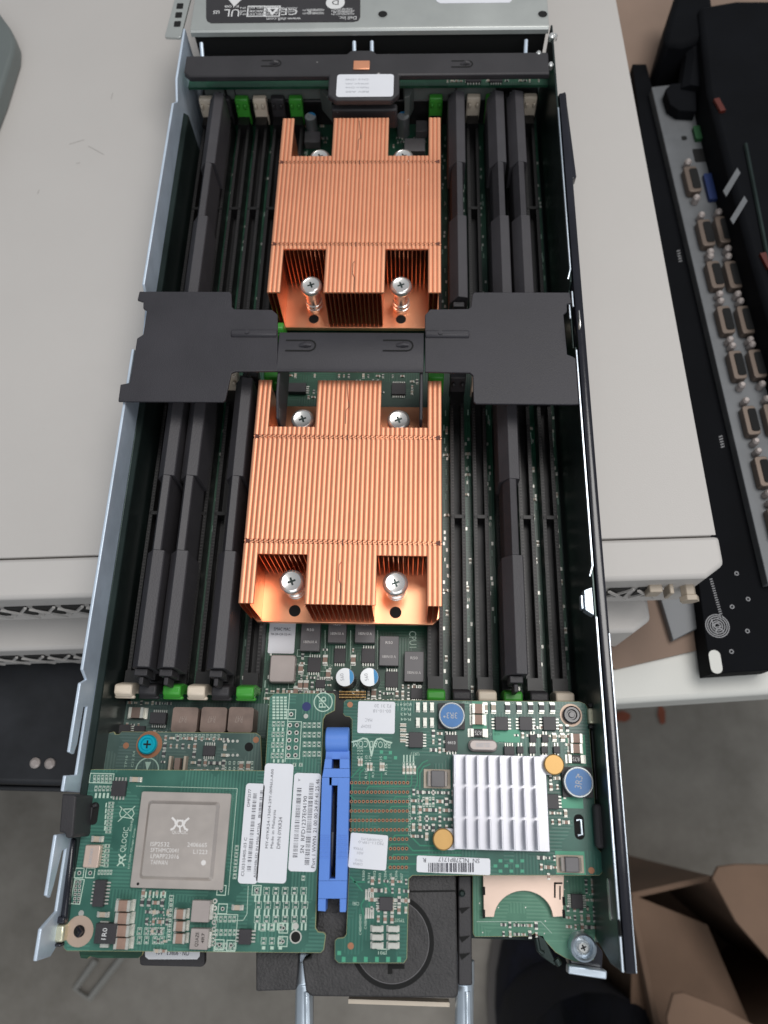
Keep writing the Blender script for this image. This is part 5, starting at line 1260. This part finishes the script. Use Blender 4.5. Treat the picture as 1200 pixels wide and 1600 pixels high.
for i in range(24): c = at(random.uniform(745, 925), random.uniform(1375, 1460), ZS); Sc.pads.disc(c.x, c.y, ZS+.008, .025, 6)
Sc.silk.line([(at(745, 1440, ZS).x, at(745, 1440, ZS).y), (at(845, 1440, ZS).x, at(845, 1440, ZS).y), (at(862, 1458, ZS).x, at(862, 1458, ZS).y)], ZS+.008, .025)
Sc.done(SILKD)

# ------------------------------------------------------------------ left edge guide
t = thing('card_guide', 'black plastic guide clip along the left edge of the left green card', 'guide clip', tuple(at(112, 1360, 2)))
mb = MB(); mb.prism(poly([(97, 1240), (119, 1243), (114, 1306), (110, 1310), (102, 1309), (101, 1302), (92, 1300)], 4.35), 2.35, 4.35); mb.build('clip', BLK, t, bevel=.1)
mb = MB(); mb.prism(poly([(121, 1243), (131, 1244), (127, 1308), (119, 1308)], 3.0), 2.2, 3.0); mb.build('clip_step', BLKS, t, bevel=.06)
mb = MB(); mb.prism(poly([(108, 1310), (117, 1310), (103, 1440), (93, 1438)], 3.1), 2.0, 3.1); mb.build('rail', GLOSSBLK, t, bevel=.08)
mb = MB(); mb.prism(poly([(86, 1432), (101, 1433), (100, 1444), (84, 1443)], 3.2), 2.0, 3.2); mb.prism(poly([(81, 1474), (96, 1475), (95, 1480), (80, 1479)], 3.1), 2.0, 3.1); mb.build('rail_end', GLOSSBLK, t, bevel=.05)
mb = MB(); mb.prism(poly([(86, 1445), (101, 1445), (98, 1473), (82, 1473)], 3.15), 2.2, 3.15); mb.build('metal_sleeve', mat('pale_brass', (.62, .60, .44), .35, .7), t, bevel=.08)
t = thing('edge_clip', 'small pale brass and black clip at the right corner of the network card', 'clip', tuple(at(922, 1117, 2)))
mb = MB(); a = rect(919, 1106, 930, 1131, 3.0); mb.box(a[0], a[1], 2.8, a[2], a[3], .5); mb.build('sleeve', bpy.data.materials['pale_brass'], t, bevel=.08)
mb = MB(); a = rect(920, 1098, 930, 1105, 3.0); mb.box(a[0], a[1], 2.8, a[2], a[3], .4); a = rect(920, 1132, 929, 1138, 3.0); mb.box(a[0], a[1], 2.8, a[2], a[3], .4); a = rect(927, 1140, 936, 1250, 2.8); mb.box(a[0], a[1], 2.5, a[2], a[3], .6); mb.build('rail', BLKS, t, bevel=.05)
mb = MB(); a = rect(930, 1256, 950, 1326, 3.2); mb.box(a[0], a[1], 3.0, a[2], a[3], .5); tag(mb.build('rail_block', BLK, origin=(a[0], a[1], 2.7), bevel=.12), 'dark plastic block on the right rail beside the network card slot', 'rail block')

# bits that peek out under the left card
t = thing('front_board', 'yellow edged brown strip of circuit board peeking out under the left card', 'circuit board', tuple(at(170, 1490, 0)))
mb = MB(); mb.prism(poly([(122, 1470), (124, 1488), (126, 1497), (136, 1498), (141, 1494), (152, 1497), (216, 1497), (222, 1492), (225, 1470)], 1.6), 1.45, 1.6, 1, mtop=0); mb.build('board', [PCBM, mat('yellow_edge', (.5, .42, .12), .5)], t)
t = thing('pull_tab', 'black pull tab with a white strip label under the left green card', 'tab', tuple(at(268, 1500, 0)))
mb = MB(); mb.prism(poly([(218, 1480), (218, 1506), (221, 1509), (316, 1511), (320, 1505), (320, 1480)], 1.0), .7, 1.0); mb.build('tab', BLK, t, bevel=.05)
mb = MB(); mb.prism(poly([(226, 1478), (227, 1495), (232, 1499), (308, 1499), (312, 1494), (312, 1478)], 1.03), 1.005, 1.03); T(mb, 'ON · 908K3 · A01', 270, 1489, 52, 5, 180, 1.045, 1); mb.build('sticker', [PAPER, INK], t)
